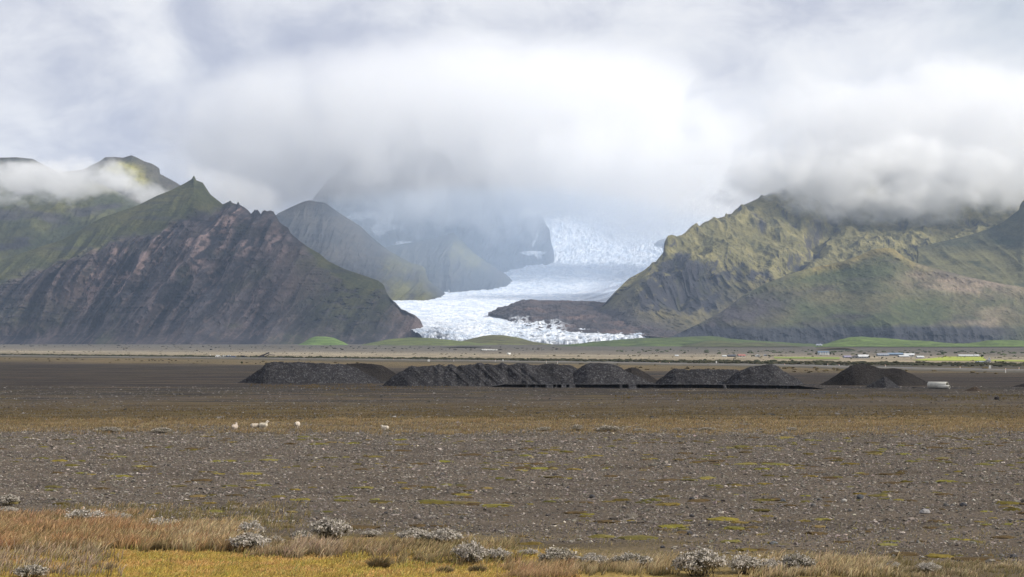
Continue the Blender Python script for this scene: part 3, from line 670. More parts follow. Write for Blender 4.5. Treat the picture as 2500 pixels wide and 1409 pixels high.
CLOUDS = [
  # big bank over the glacier valley, swallowing the back wall
  dict(px=1150, py=400, d=8650, rx=1000, ry=360, rd=620, dens=0.0048, nscale=330, lo=0.43, hi=0.60, fall=0.40, seed=1, vg=0.25, edgew=.8, step=.35, label='huge grey cloud bank filling the head of the glacier valley', stretch=(1, .8, 0.9), skew=0.5),
  dict(px=1600, py=440, d=8500, rx=470, ry=200, rd=620, dens=0.0027, nscale=300, lo=0.38, hi=0.62, fall=0.40, seed=8, edgew=.6, step=.35, label='grey cloud closing off the top of the ice fall', stretch=(1, .8, 1.0), skew=0.5),
  # blue air standing in the valley
  dict(px=1180, py=650, d=8150, rx=760, ry=205, rd=1300, dens=0.00036, nscale=900, lo=0.05, hi=0.40, fall=0.5, seed=9, step=.8, ucol=(.70, .83, 1.0), label='thin blue mist standing in the glacier valley'),
  # bright bank on the right mountain's top
  dict(px=2330, py=320, d=7000, rx=720, ry=240, rd=430, edgew=.7, dens=0.0055, nscale=330, lo=0.46, hi=0.60, fall=0.34, seed=2, skew=-0.6, step=.35, stretch=(1, 1, 1.2), holes=[(2160, 450, 60, 30, -0.12), (2290, 440, 35, 30, -0.06)], label='bright white cloud bank sitting on the right mountain'),
  dict(px=2180, py=440, d=6850, rx=560, ry=125, rd=300, dens=0.0100, nscale=170, lo=0.42, hi=0.60, fall=0.34, seed=7, skew=-0.5, step=.3, stretch=(1, 1, 1.3), holes=[(2160, 448, 55, 26, -0.13), (2295, 440, 30, 26, -0.08)], label='torn lower edge of cloud hanging across the right mountain'),
  # strands on the left ridge
  dict(px=100, py=440, d=6350, rx=330, ry=80, rd=260, dens=0.0075, nscale=130, lo=0.49, hi=0.64, fall=0.35, seed=3, rot=-0.05, skew=0.4, label='ragged strand of mist lying along the left ridge'),
  dict(px=340, py=470, d=6500, rx=170, ry=50, rd=220, dens=0.005, nscale=90, lo=0.48, hi=0.66, fall=0.35, seed=4, rot=0.35, skew=0.5, label='small veil of mist between the left ridge and the pinnacle'),
  dict(px=560, py=465, d=5900, rx=190, ry=65, rd=220, dens=0.0030, nscale=110, lo=0.46, hi=0.66, fall=0.40, seed=5, rot=0.3, skew=0.4, label='thin mist trailing right of the pinnacle'),
  # added broken cloud, out of view overhead, placed to shade the dark mountain
  dict(px=2560, py=-598, d=4811, rx=740, ry=300, rd=850, dens=0.0026, nscale=260, lo=0.44, hi=0.58, fall=0.3, seed=6, label='unseen broken cloud added to shade the dark mountain', step=0.4),
]
if CLOUDS_ON:
    for c in CLOUDS: cloud(**c)

# ------------------------------------------------------------------ the plain
def gz(x, y):
    x = np.asarray(x, float); y = np.asarray(y, float)
    z = 6.0*sst(2200, 4800, y)
    z = z + 0.10*fbm(x/9, y/14, 3, 201)*sst(40, 75, y) + 0.25*fbm(x/60, y/90, 3, 202)*sst(2500, 600, y)*sst(90, 260, y)
    return z
def gpt(px, py):
    """the point of the plain seen at a photo pixel"""
    d = CAMZ*F/(py-HOR)
    for _ in range(6): d = (CAMZ-float(gz(wx(px, d), d)))*F/(py-HOR)
    return wx(px, d), d, float(gz(wx(px, d), d))
def lerpc(N, f, a, b): return N.mix(f, a, b)
def ground_mat():
    m, N = new_mat('plain_ground')
    p = pos(N)
    sep = N.n('ShaderNodeSeparateXYZ'); N.put(sep.inputs[0], p)
    n1 = N.noise(N.mapping(p, (1/60, 1/25, 0)), 1.0, 5, 0.6)
    n2 = N.noise(N.mapping(p, (1/9, 1/5, 0)), 1.0, 5, 0.65)
    n3 = N.noise(N.mapping(p, (1/1.4, 1/1.0, 0)), 1.0, 5, 0.7)
    nv = N.noise(N.mapping(p, (1/0.22, 1/0.2, 0)), 1.0, 3, 0.7)
    far = N.noise(N.mapping(p, (1/400, 1/130, 0)), 1.0, 5, 0.6)
    wob = N.math('ADD', N.math('MULTIPLY', N.math('SUBTRACT', n1, .5), 0.16), N.math('MULTIPLY', N.math('SUBTRACT', n2, .5), 0.16))
    wob = N.math('ADD', wob, N.math('MULTIPLY', N.math('SUBTRACT', far, .5), 0.10))
    # distance bands run across the plain, slightly slanted (nearer on the right)
    kk = N.math('ADD', N.math('MULTIPLY', N.maprange(sep.outputs[1], 350, 750), 1.15), N.math('MULTIPLY', N.maprange(sep.outputs[1], 175, 110), 0.55))
    y2 = N.math('ADD', sep.outputs[1], N.math('MULTIPLY', N.math('MULTIPLY', sep.outputs[0], kk), 1.0))
    lg = N.math('LOGARITHM', N.math('MAXIMUM', y2, 10.0), 10.0)
    t = N.math('DIVIDE', N.math('SUBTRACT', N.math('ADD', lg, wob), 1.8), 2.0)
    def S(d): return (math.log10(d)-1.8)/2.0
    GR = (0.096, 0.075, 0.056); GRD = (0.040, 0.036, 0.034)
    col = N.ramp(t, [(S(64), (0.32, 0.22, 0.06)), (S(76), (0.26, 0.18, 0.055)), (S(84), (0.12, 0.09, 0.045)), (S(92), GR), (S(176), (0.096, 0.075, 0.056)), (S(196), (0.096, 0.075, 0.045)), (S(206), (0.14, 0.10, 0.045)), (S(224), (0.13, 0.09, 0.04)),
                     (S(232), (0.085, 0.058, 0.022)), (S(262), (0.075, 0.055, 0.030)), (S(300), (0.066, 0.052, 0.040)), (S(345), (0.031, 0.026, 0.023)), (S(540), (0.029, 0.024, 0.022)), (S(640), (0.050, 0.042, 0.034)),  # cloud shade over the middle plain is painted in as darker gravel tones
                     (S(690), (0.12, 0.09, 0.05)), (S(840), (0.13, 0.10, 0.055)), (S(880), (0.07, 0.062, 0.05)), (S(1060), (0.055, 0.052, 0.04)), (S(1110), (0.26, 0.215, 0.15)), (S(1450), (0.31, 0.265, 0.19)), (S(1750), (0.20, 0.175, 0.14)), (S(2400), (0.13, 0.118, 0.098)), (S(3600), (0.10, 0.09, 0.076))])
    # streaks and patches
    patch = N.maprange(n2, .50, .66)
    mid = N.math('MULTIPLY', N.maprange(sep.outputs[1], 205, 240), N.maprange(sep.outputs[1], 420, 330))
    col = N.mix(N.math('MULTIPLY', N.math('MULTIPLY', patch, mid), 0.8), col, (0.10, 0.075, 0.022))
    far2 = N.maprange(sep.outputs[1], 420, 640)
    col = N.mix(N.math('MULTIPLY', N.math('MULTIPLY', N.maprange(N.noise(N.mapping(p, (1/45, 1/16, 0), (7, 3, 0)), 1.0, 6, .6), .50, .64), far2), 0.75), col, (0.070, 0.058, 0.035))
    st = N.noise(N.mapping(p, (1/55, 1/7, 0), (11, 5, 0)), 1.0, 6, .62)
    midd = N.math('MULTIPLY', N.maprange(sep.outputs[1], 240, 300), N.maprange(sep.outputs[1], 720, 560))
    col = N.mix(N.math('MULTIPLY', N.math('MULTIPLY', N.maprange(st, .50, .62), midd), .75), col, (0.085, 0.062, 0.038))
    col = N.mix(N.math('MULTIPLY', N.math('MULTIPLY', N.maprange(st, .46, .36), midd), .7), col, (0.020, 0.018, 0.019))
    # moss and straw on the near gravel
    near = N.maprange(sep.outputs[1], 200, 188)
    moss = N.math('MULTIPLY', N.math('MULTIPLY', N.maprange(n3, .60, .70), N.maprange(n2, .40, .62)), near)
    col = N.mix(N.math('MULTIPLY', moss, .85), col, (0.12, 0.105, 0.018))
    straw = N.math('MULTIPLY', N.maprange(N.noise(N.mapping(p, (1/2.2, 1/1.6, 0), (3, 9, 0)), 1.0, 5, .7), .60, .72), near)
    col = N.mix(N.math('MULTIPLY', straw, .45), col, (0.19, 0.14, 0.075))
    lgv = N.noise(N.mapping(p, (1/16, 1/7, 0), (2, 8, 0)), 1.0, 6, .6)
    col = N.mix(1.0, col, N.maprange(lgv, .3, .7, .62, 1.35, False), 'MULTIPLY')
    fst = N.noise(N.mapping(p, (1/300, 1/28, 0), (4, 1, 0)), 1.0, 7, .65)
    ff = N.maprange(sep.outputs[1], 800, 1100)
    col = N.mix(ff, col, N.mix(1.0, col, N.maprange(fst, .36, .64, .35, 1.45, False), 'MULTIPLY'))
    grain = N.maprange(nv, .3, .7, .45, 1.6, False)
    col = N.mix(1.0, col, grain, 'MULTIPLY')
    b2 = N.math('ADD', N.math('MULTIPLY', nv, 0.6), n3)
    finish(N, col, 0.95, b2, 0.8, 0.25, 0.1)
    return m
M_ground = ground_mat()
ys = np.concatenate([np.linspace(-700, 40, 12)[:-1], np.geomspace(40, 420, 340), np.geomspace(425, 13500, 220)])
sx = np.linspace(-1, 1, 401); sx = np.sign(sx)*np.abs(sx)**1.5
XX = sx[None, :]*(420+0.62*np.maximum(ys, 0))[:, None]; YY = np.broadcast_to(ys[:, None], XX.shape)
ZZ = gz(XX, YY) - np.where(YY > 6000, (YY-6000)*0.006, 0)
o = mesh_np('ground', np.stack([XX, YY, ZZ], -1).reshape(-1, 3), grid_faces(*XX.shape), M_ground)
tag(o, 'flat gravel and moss outwash plain', kind='structure')
# ------------------------------------------------------------------ gravel heaps
def gravel_mat(name, base, speck, sc=1.0):
    m, N = new_mat(name)
    p = pos(N)
    v = N.n('ShaderNodeTexVoronoi'); N.put(v.inputs['Vector'], p); v.inputs['Scale'].default_value = 5.0*sc
    n = N.noise(p, 1.2*sc, 5, .7); n2 = N.noise(p, 0.22, 4, .6)
    sepc = N.n('ShaderNodeSeparateColor'); N.t.links.new(v.outputs['Color'], sepc.inputs[0])
    sp = N.maprange(sepc.outputs[0], .72, 1.0)
    col = N.mix(N.math('MULTIPLY', sp, .85), base, speck)
    col = N.mix(1.0, col, N.maprange(n, .3, .7, .55, 1.5, False), 'MULTIPLY')
    col = N.mix(1.0, col, N.maprange(n2, .3, .7, .75, 1.25, False), 'MULTIPLY')
    col = N.mix(1.0, col, attr(N), 'MULTIPLY')
    h = N.math('ADD', N.math('MULTIPLY', sepc.outputs[1], .5), n)
    finish(N, col, 0.9, h, 0.9, 0.35, 0.2)
    return m
M_pileC = gravel_mat('coarse_gravel', (0.026, 0.025, 0.028), (0.10, 0.097, 0.098))
M_pileF = gravel_mat('fine_dark_sand', (0.021, 0.018, 0.017), (0.04, 0.034, 0.03), 1.6)
M_pileB = gravel_mat('brown_soil', (0.05, 0.036, 0.026), (0.09, 0.065, 0.045), 1.3)

def heap(pts, d, z0, label, mat=None, slump=0.0, lump=0.25, seed=0, fs=1.4, base_py=None, group='gravel heaps on the plain', streak=9.0):
    px = np.linspace(pts[0][0], pts[-1][0], max(60, int((pts[-1][0]-pts[0][0])*1.3)))
    py = np.interp(px, [p[0] for p in pts], [p[1] for p in pts])
    X0 = wx(px, d); top = np.maximum(wz(py, d)-z0, 0.0)
    t = np.linspace(-1, 1, 90)[:, None]
    h = top[None, :]
    prof = 1-np.sqrt(t*t+0.012)+0.0
    prof = np.clip((prof+0.012)/(1-np.sqrt(0.012)+0.012), 0, 1)
    Y = d + t*np.maximum(h, .4)*fs; Z = z0-0.15 + h*prof + 0.15*prof
    X = np.broadcast_to(X0[None, :], Y.shape).copy()
    env = np.clip(h/1.2, 0, 1)*np.clip(1-np.abs(t), 0.05, 1)**.3
    u_ = X + 1.15*Z
    Z = Z + env*lump*(fbm(X/1.6, (Y+Z)/1.6, 4, 300+seed))*(1-.4*prof)
    if slump:
        g = ridged(u_/streak, Z/40+seed, 3, 310+seed)-.45
        Y = Y + np.where(t < 0, -1, 1)*env*slump*g*sst(1.0, .75, prof)
        Z = Z + env*.35*slump*g*sst(.6, 1, prof)
    Z = Z + 0.05*rng.normal(size=Z.shape)*env
    c = np.ones(Z.shape+(3,))
    dk = sst(.05, .45, fbm(u_/7, Z/3.5, 4, 320+seed))
    c = mixc(c, (0.62, 0.62, 0.66), dk*.8)
    o = mesh_np('gravel_heap', np.stack([X, Y, Z], -1).reshape(-1, 3), grid_faces(*Z.shape), mat or M_pileC, c.reshape(-1, 3))
    return tag(o, label, 'gravel heap', group)
heap([(570, 938), (600, 925), (625, 908), (640, 899), (650, 888), (662, 884), (690, 885), (715, 885.5), (730, 884), (760, 887), (790, 886.5), (815, 890), (835, 889), (850, 892), (872, 901), (900, 916), (925, 928), (952, 940)], 436, 0.0, 'broad flat-topped heap of coarse dark gravel, leftmost of the row', lump=.45, seed=1)
heap([(800, 910), (830, 892), (850, 888.5), (880, 887), (910, 889), (932, 892), (946, 899), (962, 910), (985, 928)], 462, 0.0, 'smooth dark sand heap half hidden behind the leftmost gravel heap', M_pileF, lump=.12, seed=2)
P3 = [(920, 950), (935, 940), (960, 921), (985, 905), (998, 897), (1010, 895.5), (1028, 897), (1036, 896), (1052, 893.5), (1060, 894.5), (1072, 890.5), (1084, 895), (1092, 893), (1104, 890.5), (1116, 896), (1128, 892.5), (1140, 893), (1150, 891), (1160, 890.5), (1172, 887.5), (1184, 893), (1196, 889.5), (1208, 890), (1226, 888), (1240, 894), (1256, 889), (1266, 888), (1274, 891), (1285, 887.5), (1300, 890), (1312, 890.5), (1324, 889), (1340, 889.5), (1352, 888.5), (1366, 892), (1380, 892.5), (1395, 894), (1408, 900), (1420, 915), (1432, 927), (1450, 945)]
heap(P3, 402, 0.15, 'longest gravel ridge of many dumped loads with slanting slump streaks', slump=1.6, lump=.3, seed=3, streak=4.2)
heap([(1385, 925), (1405, 905), (1418, 897), (1430, 890), (1442, 887), (1470, 887), (1490, 888), (1510, 894), (1525, 904), (1550, 915), (1580, 929), (1610, 941)], 400, 0.7, 'rounded gravel heap with a steep right slope at the end of the longest ridge', slump=.5, lump=.35, seed=4)
heap([(1490, 920), (1512, 909), (1530, 901), (1541, 897), (1552, 898), (1565, 904), (1585, 916), (1604, 928), (1620, 938)], 424, 0.3, 'small smooth dark heap peeking between two large gravel heaps', M_pileF, lump=.1, seed=5)
heap([(1590, 942), (1605, 930), (1625, 914), (1640, 903), (1648, 899), (1660, 901), (1690, 902), (1706, 900), (1720, 902), (1745, 902), (1760, 902), (1790, 901), (1805, 906), (1820, 915), (1850, 942)], 395, 0.7, 'long flat gravel heap directly left of the tall rounded one', lump=.5, slump=.8, seed=6, streak=7)
heap([(1770, 935), (1790, 915), (1805, 905), (1830, 897), (1850, 895), (1870, 890.5), (1884, 889.5), (1896, 893), (1910, 904), (1925, 914), (1945, 925), (1965, 938), (1990, 946)], 390, 0.6, 'tall rounded gravel heap with a long right slope, near the culvert pipe', lump=.4, slump=.6, seed=7)
heap([(1995, 942), (2020, 930), (2040, 917), (2056, 906), (2062, 903), (2078, 893), (2092, 889.5), (2106, 888.5), (2120, 890), (2135, 895), (2146, 899.5), (2165, 901), (2185, 900), (2198, 901), (2212, 907), (2230, 915), (2250, 926), (2270, 937), (2285, 944)], 408, 0.0, 'large smooth black sand heap with a rounded top and lower right shoulder', M_pileF, lump=.14, seed=8, slump=.35)
heap([(2108, 950), (2118, 941), (2132, 934), (2148, 927), (2158, 921), (2170, 926), (2184, 936), (2204, 949)], 386, 0.0, 'small pointed gravel heap in front of the smooth black one', lump=.35, seed=9)
heap([(2340, 960), (2352, 955), (2364, 950), (2376, 945), (2384, 944.5), (2392, 950), (2402, 957), (2410, 960)], 360, 0.0, 'small low brown earth heap right of the culvert pipe', M_pileB, lump=.25, seed=10)
heap([(2455, 948), (2475, 943), (2500, 936.5), (2540, 928), (2600, 926), (2640, 946)], 395, 0.0, 'low dark heap cut off by the right edge', M_pileF, lump=.15, seed=11)

# dark eroded bank the heaps stand on
def bank():
    px = np.linspace(1196, 2016, 1100)
    d0 = np.interp(px, [1196, 1300, 1600, 1800, 2016], [391, 388, 382, 377, 371]) + 1.1*fbm(px/30, px*0, 4, 331)
    hgt = np.interp(px, [1196, 1230, 1700, 1950, 2016], [0.1, .62, .85, .75, .1]) + .08*fbm(px/14, px*0+3, 3, 332)
    slide = sst(.22, .42, fbm(px/26, px*0+9, 3, 333))
    rows = []
    for dd, zz, sd in [(26, -.1, 0), (18, .55, 0), (2.0, 1.0, 0), (0.5, 1.0, 0), (0.0, .93, 0), (0.28, .72, .5), (.38, .35, 1.0), (.25, .08, 1.4), (-.6, -.08, 1.9), (-1.5, -.3, 2.2)]:
        Yr = d0+dd-slide*sd*1.1; Zr = hgt*np.maximum(zz, -.3) + (slide*.0)
        Zr = Zr + .05*fbm(px/6, px*0+dd, 3, 335)
        rows.append(np.stack([wx(px, d0), Yr, Zr], -1))
    V = np.array(rows)
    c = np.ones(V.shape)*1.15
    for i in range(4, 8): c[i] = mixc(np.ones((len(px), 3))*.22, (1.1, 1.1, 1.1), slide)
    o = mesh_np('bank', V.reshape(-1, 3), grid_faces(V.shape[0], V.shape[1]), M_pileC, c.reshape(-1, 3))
    tag(o, 'low undercut dark earth bank', kind='structure')
bank()

# ------------------------------------------------------------------ culvert pipes
M_conc = simple_mat('weathered_concrete', (0.42, 0.41, 0.37), 0.9, .22, 1.2, .2, .3)
def tube(name, r, th, L, mat, loc, rz, label, cat='pipe', pitch=0.0):
    n = 40; prof = [(0, r-.03), (.03, r), (L*.48, r), (L-.03, r), (L, r-.03), (L, r-th), (L-.05, r-th), (.05, r-th), (0, r-th)]
    V = []; 
    for (x, rr) in prof:
        for k in range(n):
            a = 2*math.pi*k/n; V.append((x-L/2, rr*math.cos(a), rr*math.sin(a)))
    m = len(prof); Fc = [(i*n+k, i*n+(k+1) % n, ((i+1) % m)*n+(k+1) % n, ((i+1) % m)*n+k) for i in range(m) for k in range(n)]
    o = mesh_np(name, V, Fc, mat)
    o.location = loc; o.rotation_euler = (0, pitch, rz)
    return tag(o, label, cat)
x, y, z = gpt(2294, 949.5)
tube('concrete_pipe', .70, .09, 4.1, M_conc, (x-.1, y+1.0, z+.69), math.radians(-42), 'large pale concrete culvert pipe lying on the gravel')
x2, y2, z2 = gpt(2311, 950)
tube('concrete_pipe', .36, .06, 2.6, M_conc, (x2-.35, y2+.75, z2+.42), math.radians(-48), 'smaller concrete pipe poking out of the large culvert pipe')

# ------------------------------------------------------------------ road
def road():
    pts = [(-900, 1900), (-351, 1312), (-163, 1105), (-52, 976), (44, 833), (98, 737), (150, 600), (210, 470)]
    a = np.array(pts, float); s = np.concatenate([[0], np.cumsum(np.hypot(*np.diff(a, axis=0).T))])
    q = np.linspace(0, s[-1], 300); X = gsm(np.interp(q, s, a[:, 0]), 8); Y = gsm(np.interp(q, s, a[:, 1]), 8)
    tx = np.gradient(X); ty = np.gradient(Y); L = np.hypot(tx, ty); nx, ny = -ty/L, tx/L
    base = gz(X, Y)
    V = []
    for off, h in [(-8, -.15), (-4.2, .75), (-3.4, .8), (0, .85), (3.4, .8), (4.2, .75), (8, -.15)]:
        V.append(np.stack([X+nx*off, Y+ny*off, base+h], -1))
    V = np.array(V)
    c = np.ones(V.shape)*np.array([0.06, 0.055, 0.045])
    c[2:5] = (0.15, 0.15, 0.155); c[1] = c[5] = (0.16, 0.145, 0.12)
    o = mesh_np('road', V.reshape(-1, 3), grid_faces(V.shape[0], V.shape[1]), tint_mat('road_gravel', nscale=(.1, .8), var=.2, bdist=.05, bstr=.3), c.reshape(-1, 3))
    tag(o, 'grey road on a low embankment crossing the plain', kind='structure')
road()
M_white = simple_mat('white_paint', (0.62, 0.62, 0.60), .5, .06, 4)
M_dark = simple_mat('dark_metal', (0.03, 0.03, 0.036), .6, .3, 2)
M_red = simple_mat('orange_reflector', (0.55, 0.16, 0.04), .4, .1, 4)
def bm_obj(name, bm, mat, parent=None, smooth=False):
    me = bpy.data.meshes.new(name); bm.to_mesh(me); bm.free(); me.materials.append(mat)
    for p in me.polygons: p.use_smooth = smooth
    return link(bpy.data.objects.new(name, me), parent)
def box(bm, x0, x1, y0, y1, z0, z1, tz=0.0, tx=0.0):
    """box, its top inset by tx / tz"""
    vs = [bm.verts.new(p) for p in [(x0, y0, z0), (x1, y0, z0), (x1, y1, z0), (x0, y1, z0), (x0+tx, y0+tz, z1), (x1-tx, y0+tz, z1), (x1-tx, y1-tz, z1), (x0+tx, y1-tz, z1)]]
    for f in [(0, 3, 2, 1), (4, 5, 6, 7), (0, 1, 5, 4), (1, 2, 6, 5), (2, 3, 7, 6), (3, 0, 4, 7)]: bm.faces.new([vs[i] for i in f])
def copy_tree(o, parent=None):
    c = o.copy(); COL.objects.link(c)
    if parent is not None: c.parent = parent
    for ch in o.children: copy_tree(ch, c)
    return c
post0 = None
for (px, py, h) in [(851, 879, .9), (961, 881.5, 1.0), (983, 881, 1.0), (1108, 883, 1.0), (1209, 884.5, 1.1), (1334, 887, 1.0), (1361, 888, 1.0), (1611, 890.5, 1.1), (1634, 891, 1.0), (1916, 896, 1.1), (2021, 897, 1.2), (2049, 897.5, 1.0), (2162, 899, 1.1), (2344, 903.5, 1.1), (2455, 910.5, 1.2), (2488, 907, 1.1)]:
    if post0 is None:
        post0 = empty('road_post', (0, 0, 0))
        bm = bmesh.new(); box(bm, -.11, .11, -.07, .07, -.1, .78, .01, .01); box(bm, -.1, .1, -.06, .06, .92, 1.0, .02, .03); bm_obj('stake', bm, M_white, post0)
        bm = bmesh.new(); box(bm, -.12, .12, -.08, .08, .78, .92); bm_obj('reflector', bm, M_red, post0)
        o = post0
    else: o = copy_tree(post0)
    x, y, z = gpt(px, py); o.location = (x, y, z+.0); o.scale = (1, 1, h*1.15)
    tag(o, 'thin pale roadside marker post with an orange band', 'road post', 'marker posts along the road')
for (px, py, w_, h0, h1, lab) in [(1047, 884, 1.15, .3, 1.25, 'small square white board beside the road, above the longest gravel ridge'), (1228, 885.5, .62, .7, 1.55, 'narrow white road sign above the middle of the longest gravel ridge'), (1749, 890, .55, .6, 1.5, 'small white road sign above the long flat gravel heap'), (2417, 905, .75, .7, 1.7, 'pale road sign on a pole above and right of the concrete pipe')]:
    x, y, z = gpt(px, py); r = empty('road_sign', (x, y, z), random.uniform(-.2, .2)); tag(r, lab, 'road sign', 'white signs beside the road')
    bm = bmesh.new(); box(bm, -.04, .04, -.02, .06, -.1, h1-.05); bm_obj('pole', bm, M_dark, r)
    bm = bmesh.new(); box(bm, -w_/2, w_/2, -.06, -.023, h0, h1, 0, .03); bm_obj('sign_face', bm, M_white, r)

# ------------------------------------------------------------------ farm buildings
M_roofs = {k: simple_mat('roof_'+k, c, .6, .15, .6) for k, c in dict(blue=(.16, .22, .30), white=(.50, .51, .51), grey=(.26, .28, .32), red=(.30, .14, .12), dark=(.07, .075, .09), purple=(.24, .22, .30)).items()}
M_walls = {k: simple_mat('wall_'+k, c, .8, .12, .5) for k, c in dict(white=(.46, .47, .46), grey=(.34, .36, .38), blue=(.30, .36, .42), dark=(.08, .085, .10), cream=(.55, .50, .42)).items()}
M_glass = simple_mat('window_glass', (.03, .035, .045), .15, .1, 1, .5)
def gable(bm, x0, x1, y0, y1, zb, zt, ov=.3, axis='x', th=.22):
    """a pitched roof slab; ridge along axis"""
    if axis == 'x':
        ym = (y0+y1)/2; P = [(y0-ov, zb-ov*.6), (ym, zt), (y1+ov, zb-ov*.6), (y1+ov, zb-ov*.6+th), (ym, zt+th), (y0-ov, zb-ov*.6+th)]
        A = [bm.verts.new((x0-ov, a, b)) for a, b in P]; B = [bm.verts.new((x1+ov, a, b)) for a, b in P]
    else:
        xm = (x0+x1)/2; P = [(x0-ov, zb-ov*.6), (xm, zt), (x1+ov, zb-ov*.6), (x1+ov, zb-ov*.6+th), (xm, zt+th), (x0-ov, zb-ov*.6+th)]
        A = [bm.verts.new((a, y0-ov, b)) for a, b in P]; B = [bm.verts.new((a, y1+ov, b)) for a, b in P]
    for i in range(6): bm.faces.new([A[i], A[(i+1) % 6], B[(i+1) % 6], B[i]])
    bm.faces.new([A[0], A[1], A[4], A[5]]); bm.faces.new([A[1], A[2], A[3], A[4]]); bm.faces.new([B[5], B[4], B[1], B[0]]); bm.faces.new([B[4], B[3], B[2], B[1]])
def walls(bm, x0, x1, y0, y1, zb, zt, axis='x'):
    if axis == 'x':
        ym = (y0+y1)/2; E = [[(x, y0, -.5), (x, y1, -.5), (x, y1, zb), (x, ym, zt), (x, y0, zb)] for x in (x0, x1)]
    else:
        xm = (x0+x1)/2; E = [[(x0, y, -.5), (x1, y, -.5), (x1, y, zb), (xm, y, zt), (x0, y, zb)] for y in (y0, y1)]
    A = [bm.verts.new(p) for p in E[0]]; B = [bm.verts.new(p) for p in E[1]]
    bm.faces.new(A); bm.faces.new(B[::-1])
    for i in range(5): bm.faces.new([A[i], B[i], B[(i+1) % 5], A[(i+1) % 5]])
def house(px, py, wpx, hpx, label, wall, roof, rz=0.0, name='farm_building', depth=.7, nwin=3, gables=0, axis='x', chimney=False, cat='building', group='farm buildings below the green hills', eave=.55):
    x, y, z = gpt(px, py); k = y/F; W = wpx*k; H = hpx*k; D = max(5, W*depth)
    r = empty(name, (x, y, z), rz); tag(r, label, cat, group)
    zb, zt = H*eave, H
    bm = bmesh.new(); walls(bm, -W/2, W/2, -D/2, D/2, zb, zt-.05, axis); bm_obj('wall', bm, M_walls[wall], r)
    bm = bmesh.new(); gable(bm, -W/2, W/2, -D/2, D/2, zb, zt, .35, axis); ro = bm_obj('roof', bm, M_roofs[roof], r)
    if chimney:
        bm = bmesh.new(); box(bm, W*.15, W*.15+.8, -.4, .4, zt-.3, zt+1.1); bm_obj('chimney', bm, M_walls['white'], ro)
    for g in range(gables):
        gx = -W/2+W*(g+.5)/gables; gw = W/gables*.62
        bm = bmesh.new(); walls(bm, gx-gw/2, gx+gw/2, -D/2-.5, 0, zb+.3, zt-.3, 'y'); gb = bm_obj('dormer', bm, M_walls['white'], r)
        bm = bmesh.new(); gable(bm, gx-gw/2, gx+gw/2, -D/2-.5, 0, zb+.3, zt-.2, .2, 'y', .15); bm_obj('dormer_roof', bm, M_roofs[roof], gb)
    for i in range(nwin):
        wx_ = -W/2+W*(i+.5)/nwin; ww = min(1.5, W/nwin*.4)
        bm = bmesh.new(); box(bm, wx_-ww/2, wx_+ww/2, -D/2-.08, -D/2-.01-(.5 if gables else 0)*0, zb*.35, zb*.8); bm_obj('window', bm, M_glass, r)
    return r
house(2010, 867, 25, 9, 'blue-grey farmhouse with a row of gabled dormers, below the tawny hillock', 'white', 'blue', 0.1, 'farmhouse', .5, 4, 4, cat='farmhouse')
house(2000, 850, 14, 6, 'lone white house on the green slope above the blue-grey farmhouse', 'white', 'grey', -.3, 'house', .8, 2, chimney=True, cat='house')
house(2068, 874, 16, 5, 'low purple-roofed shed left of the white-walled barn', 'grey', 'purple', .1, nwin=2)
house(2087, 874.5, 14, 6, 'small purple-roofed house with white gable between shed and barn', 'white', 'purple', -.2, 'house', .8, 2, axis='y', cat='house')
house(2107, 874.5, 24, 8, 'pale grey barn with a shiny light roof, centre of the farm cluster', 'grey', 'white', .05, 'barn', .5, 4, cat='barn')
house(2155, 869.5, 26, 6, 'long low blue-roofed barn behind the cluster', 'blue', 'grey', .05, 'barn', .4, 5, cat='barn')
house(2185, 868, 36, 6, 'longest dark blue barn with a thin bright ridge', 'dark', 'blue', .05, 'barn', .35, 6, cat='barn')
house(2219, 870.5, 24, 7, 'pale greenish hall with a white roof right of the longest barn', 'grey', 'white', -.1, 'barn', .5, 3, cat='barn')
house(2206, 872, 23, 4, 'low white-roofed shed in front of the pale greenish hall', 'dark', 'white', .05, 'shed', .4, 3, cat='shed')
house(2246, 874.5, 15, 5, 'small white shed with a dark doorway at the right end of the cluster', 'white', 'white', 0, 'shed', .6, 1, cat='shed')
house(2357, 870.5, 34, 4, 'very long white greenhouse-like shed beyond the bright green field', 'white', 'white', 0, 'shed', .25, 6, cat='shed')
house(2383, 870.5, 10, 4, 'short white shed at the right end of the very long one', 'white', 'white', 0, 'shed', .6, 1, cat='shed')
house(2411, 886, 13, 7, 'small white-gabled house standing by itself near the bright green field', 'white', 'grey', -.25, 'house', .8, 2, axis='y', chimney=True, cat='house')
house(2396, 886, 22, 3.2, 'low dark shed attached left of the small white-gabled house', 'dark', 'grey', 0, 'shed', .3, 2, cat='shed')
house(1810, 871.5, 16, 6, 'red-roofed white house with two dark windows in the valley', 'white', 'red', .1, 'house', .7, 2, cat='house', group='houses below the long green hill')
house(1786, 871.5, 18, 5, 'dark low building left of the red-roofed house', 'dark', 'dark', 0, 'shed', .5, 2, cat='shed', group='houses below the long green hill')
house(1768, 871, 8, 3, 'tiny white shed left of the dark low building', 'white', 'white', 0, 'shed', .7, 1, cat='shed', group='houses below the long green hill')
house(1850, 871.5, 9, 5.5, 'white gabled house right of the red-roofed house', 'white', 'white', 0, 'house', 1, 1, axis='y', cat='house', group='houses below the long green hill')
house(1869, 870, 6, 4, 'tiny white house farthest right in the valley group', 'white', 'grey', 0, 'house', 1, 1, axis='y', cat='house', group='houses below the long green hill')
house(1755, 847.5, 12, 4, 'white house on the slope of the long green hill', 'white', 'white', .2, 'house', .6, 2, cat='house', group='houses below the long green hill')
house(1652, 870, 7, 3, 'tiny white building alone at the edge of the pale grass', 'white', 'white', 0, 'shed', .7, 1, cat='shed', group='houses below the long green hill')
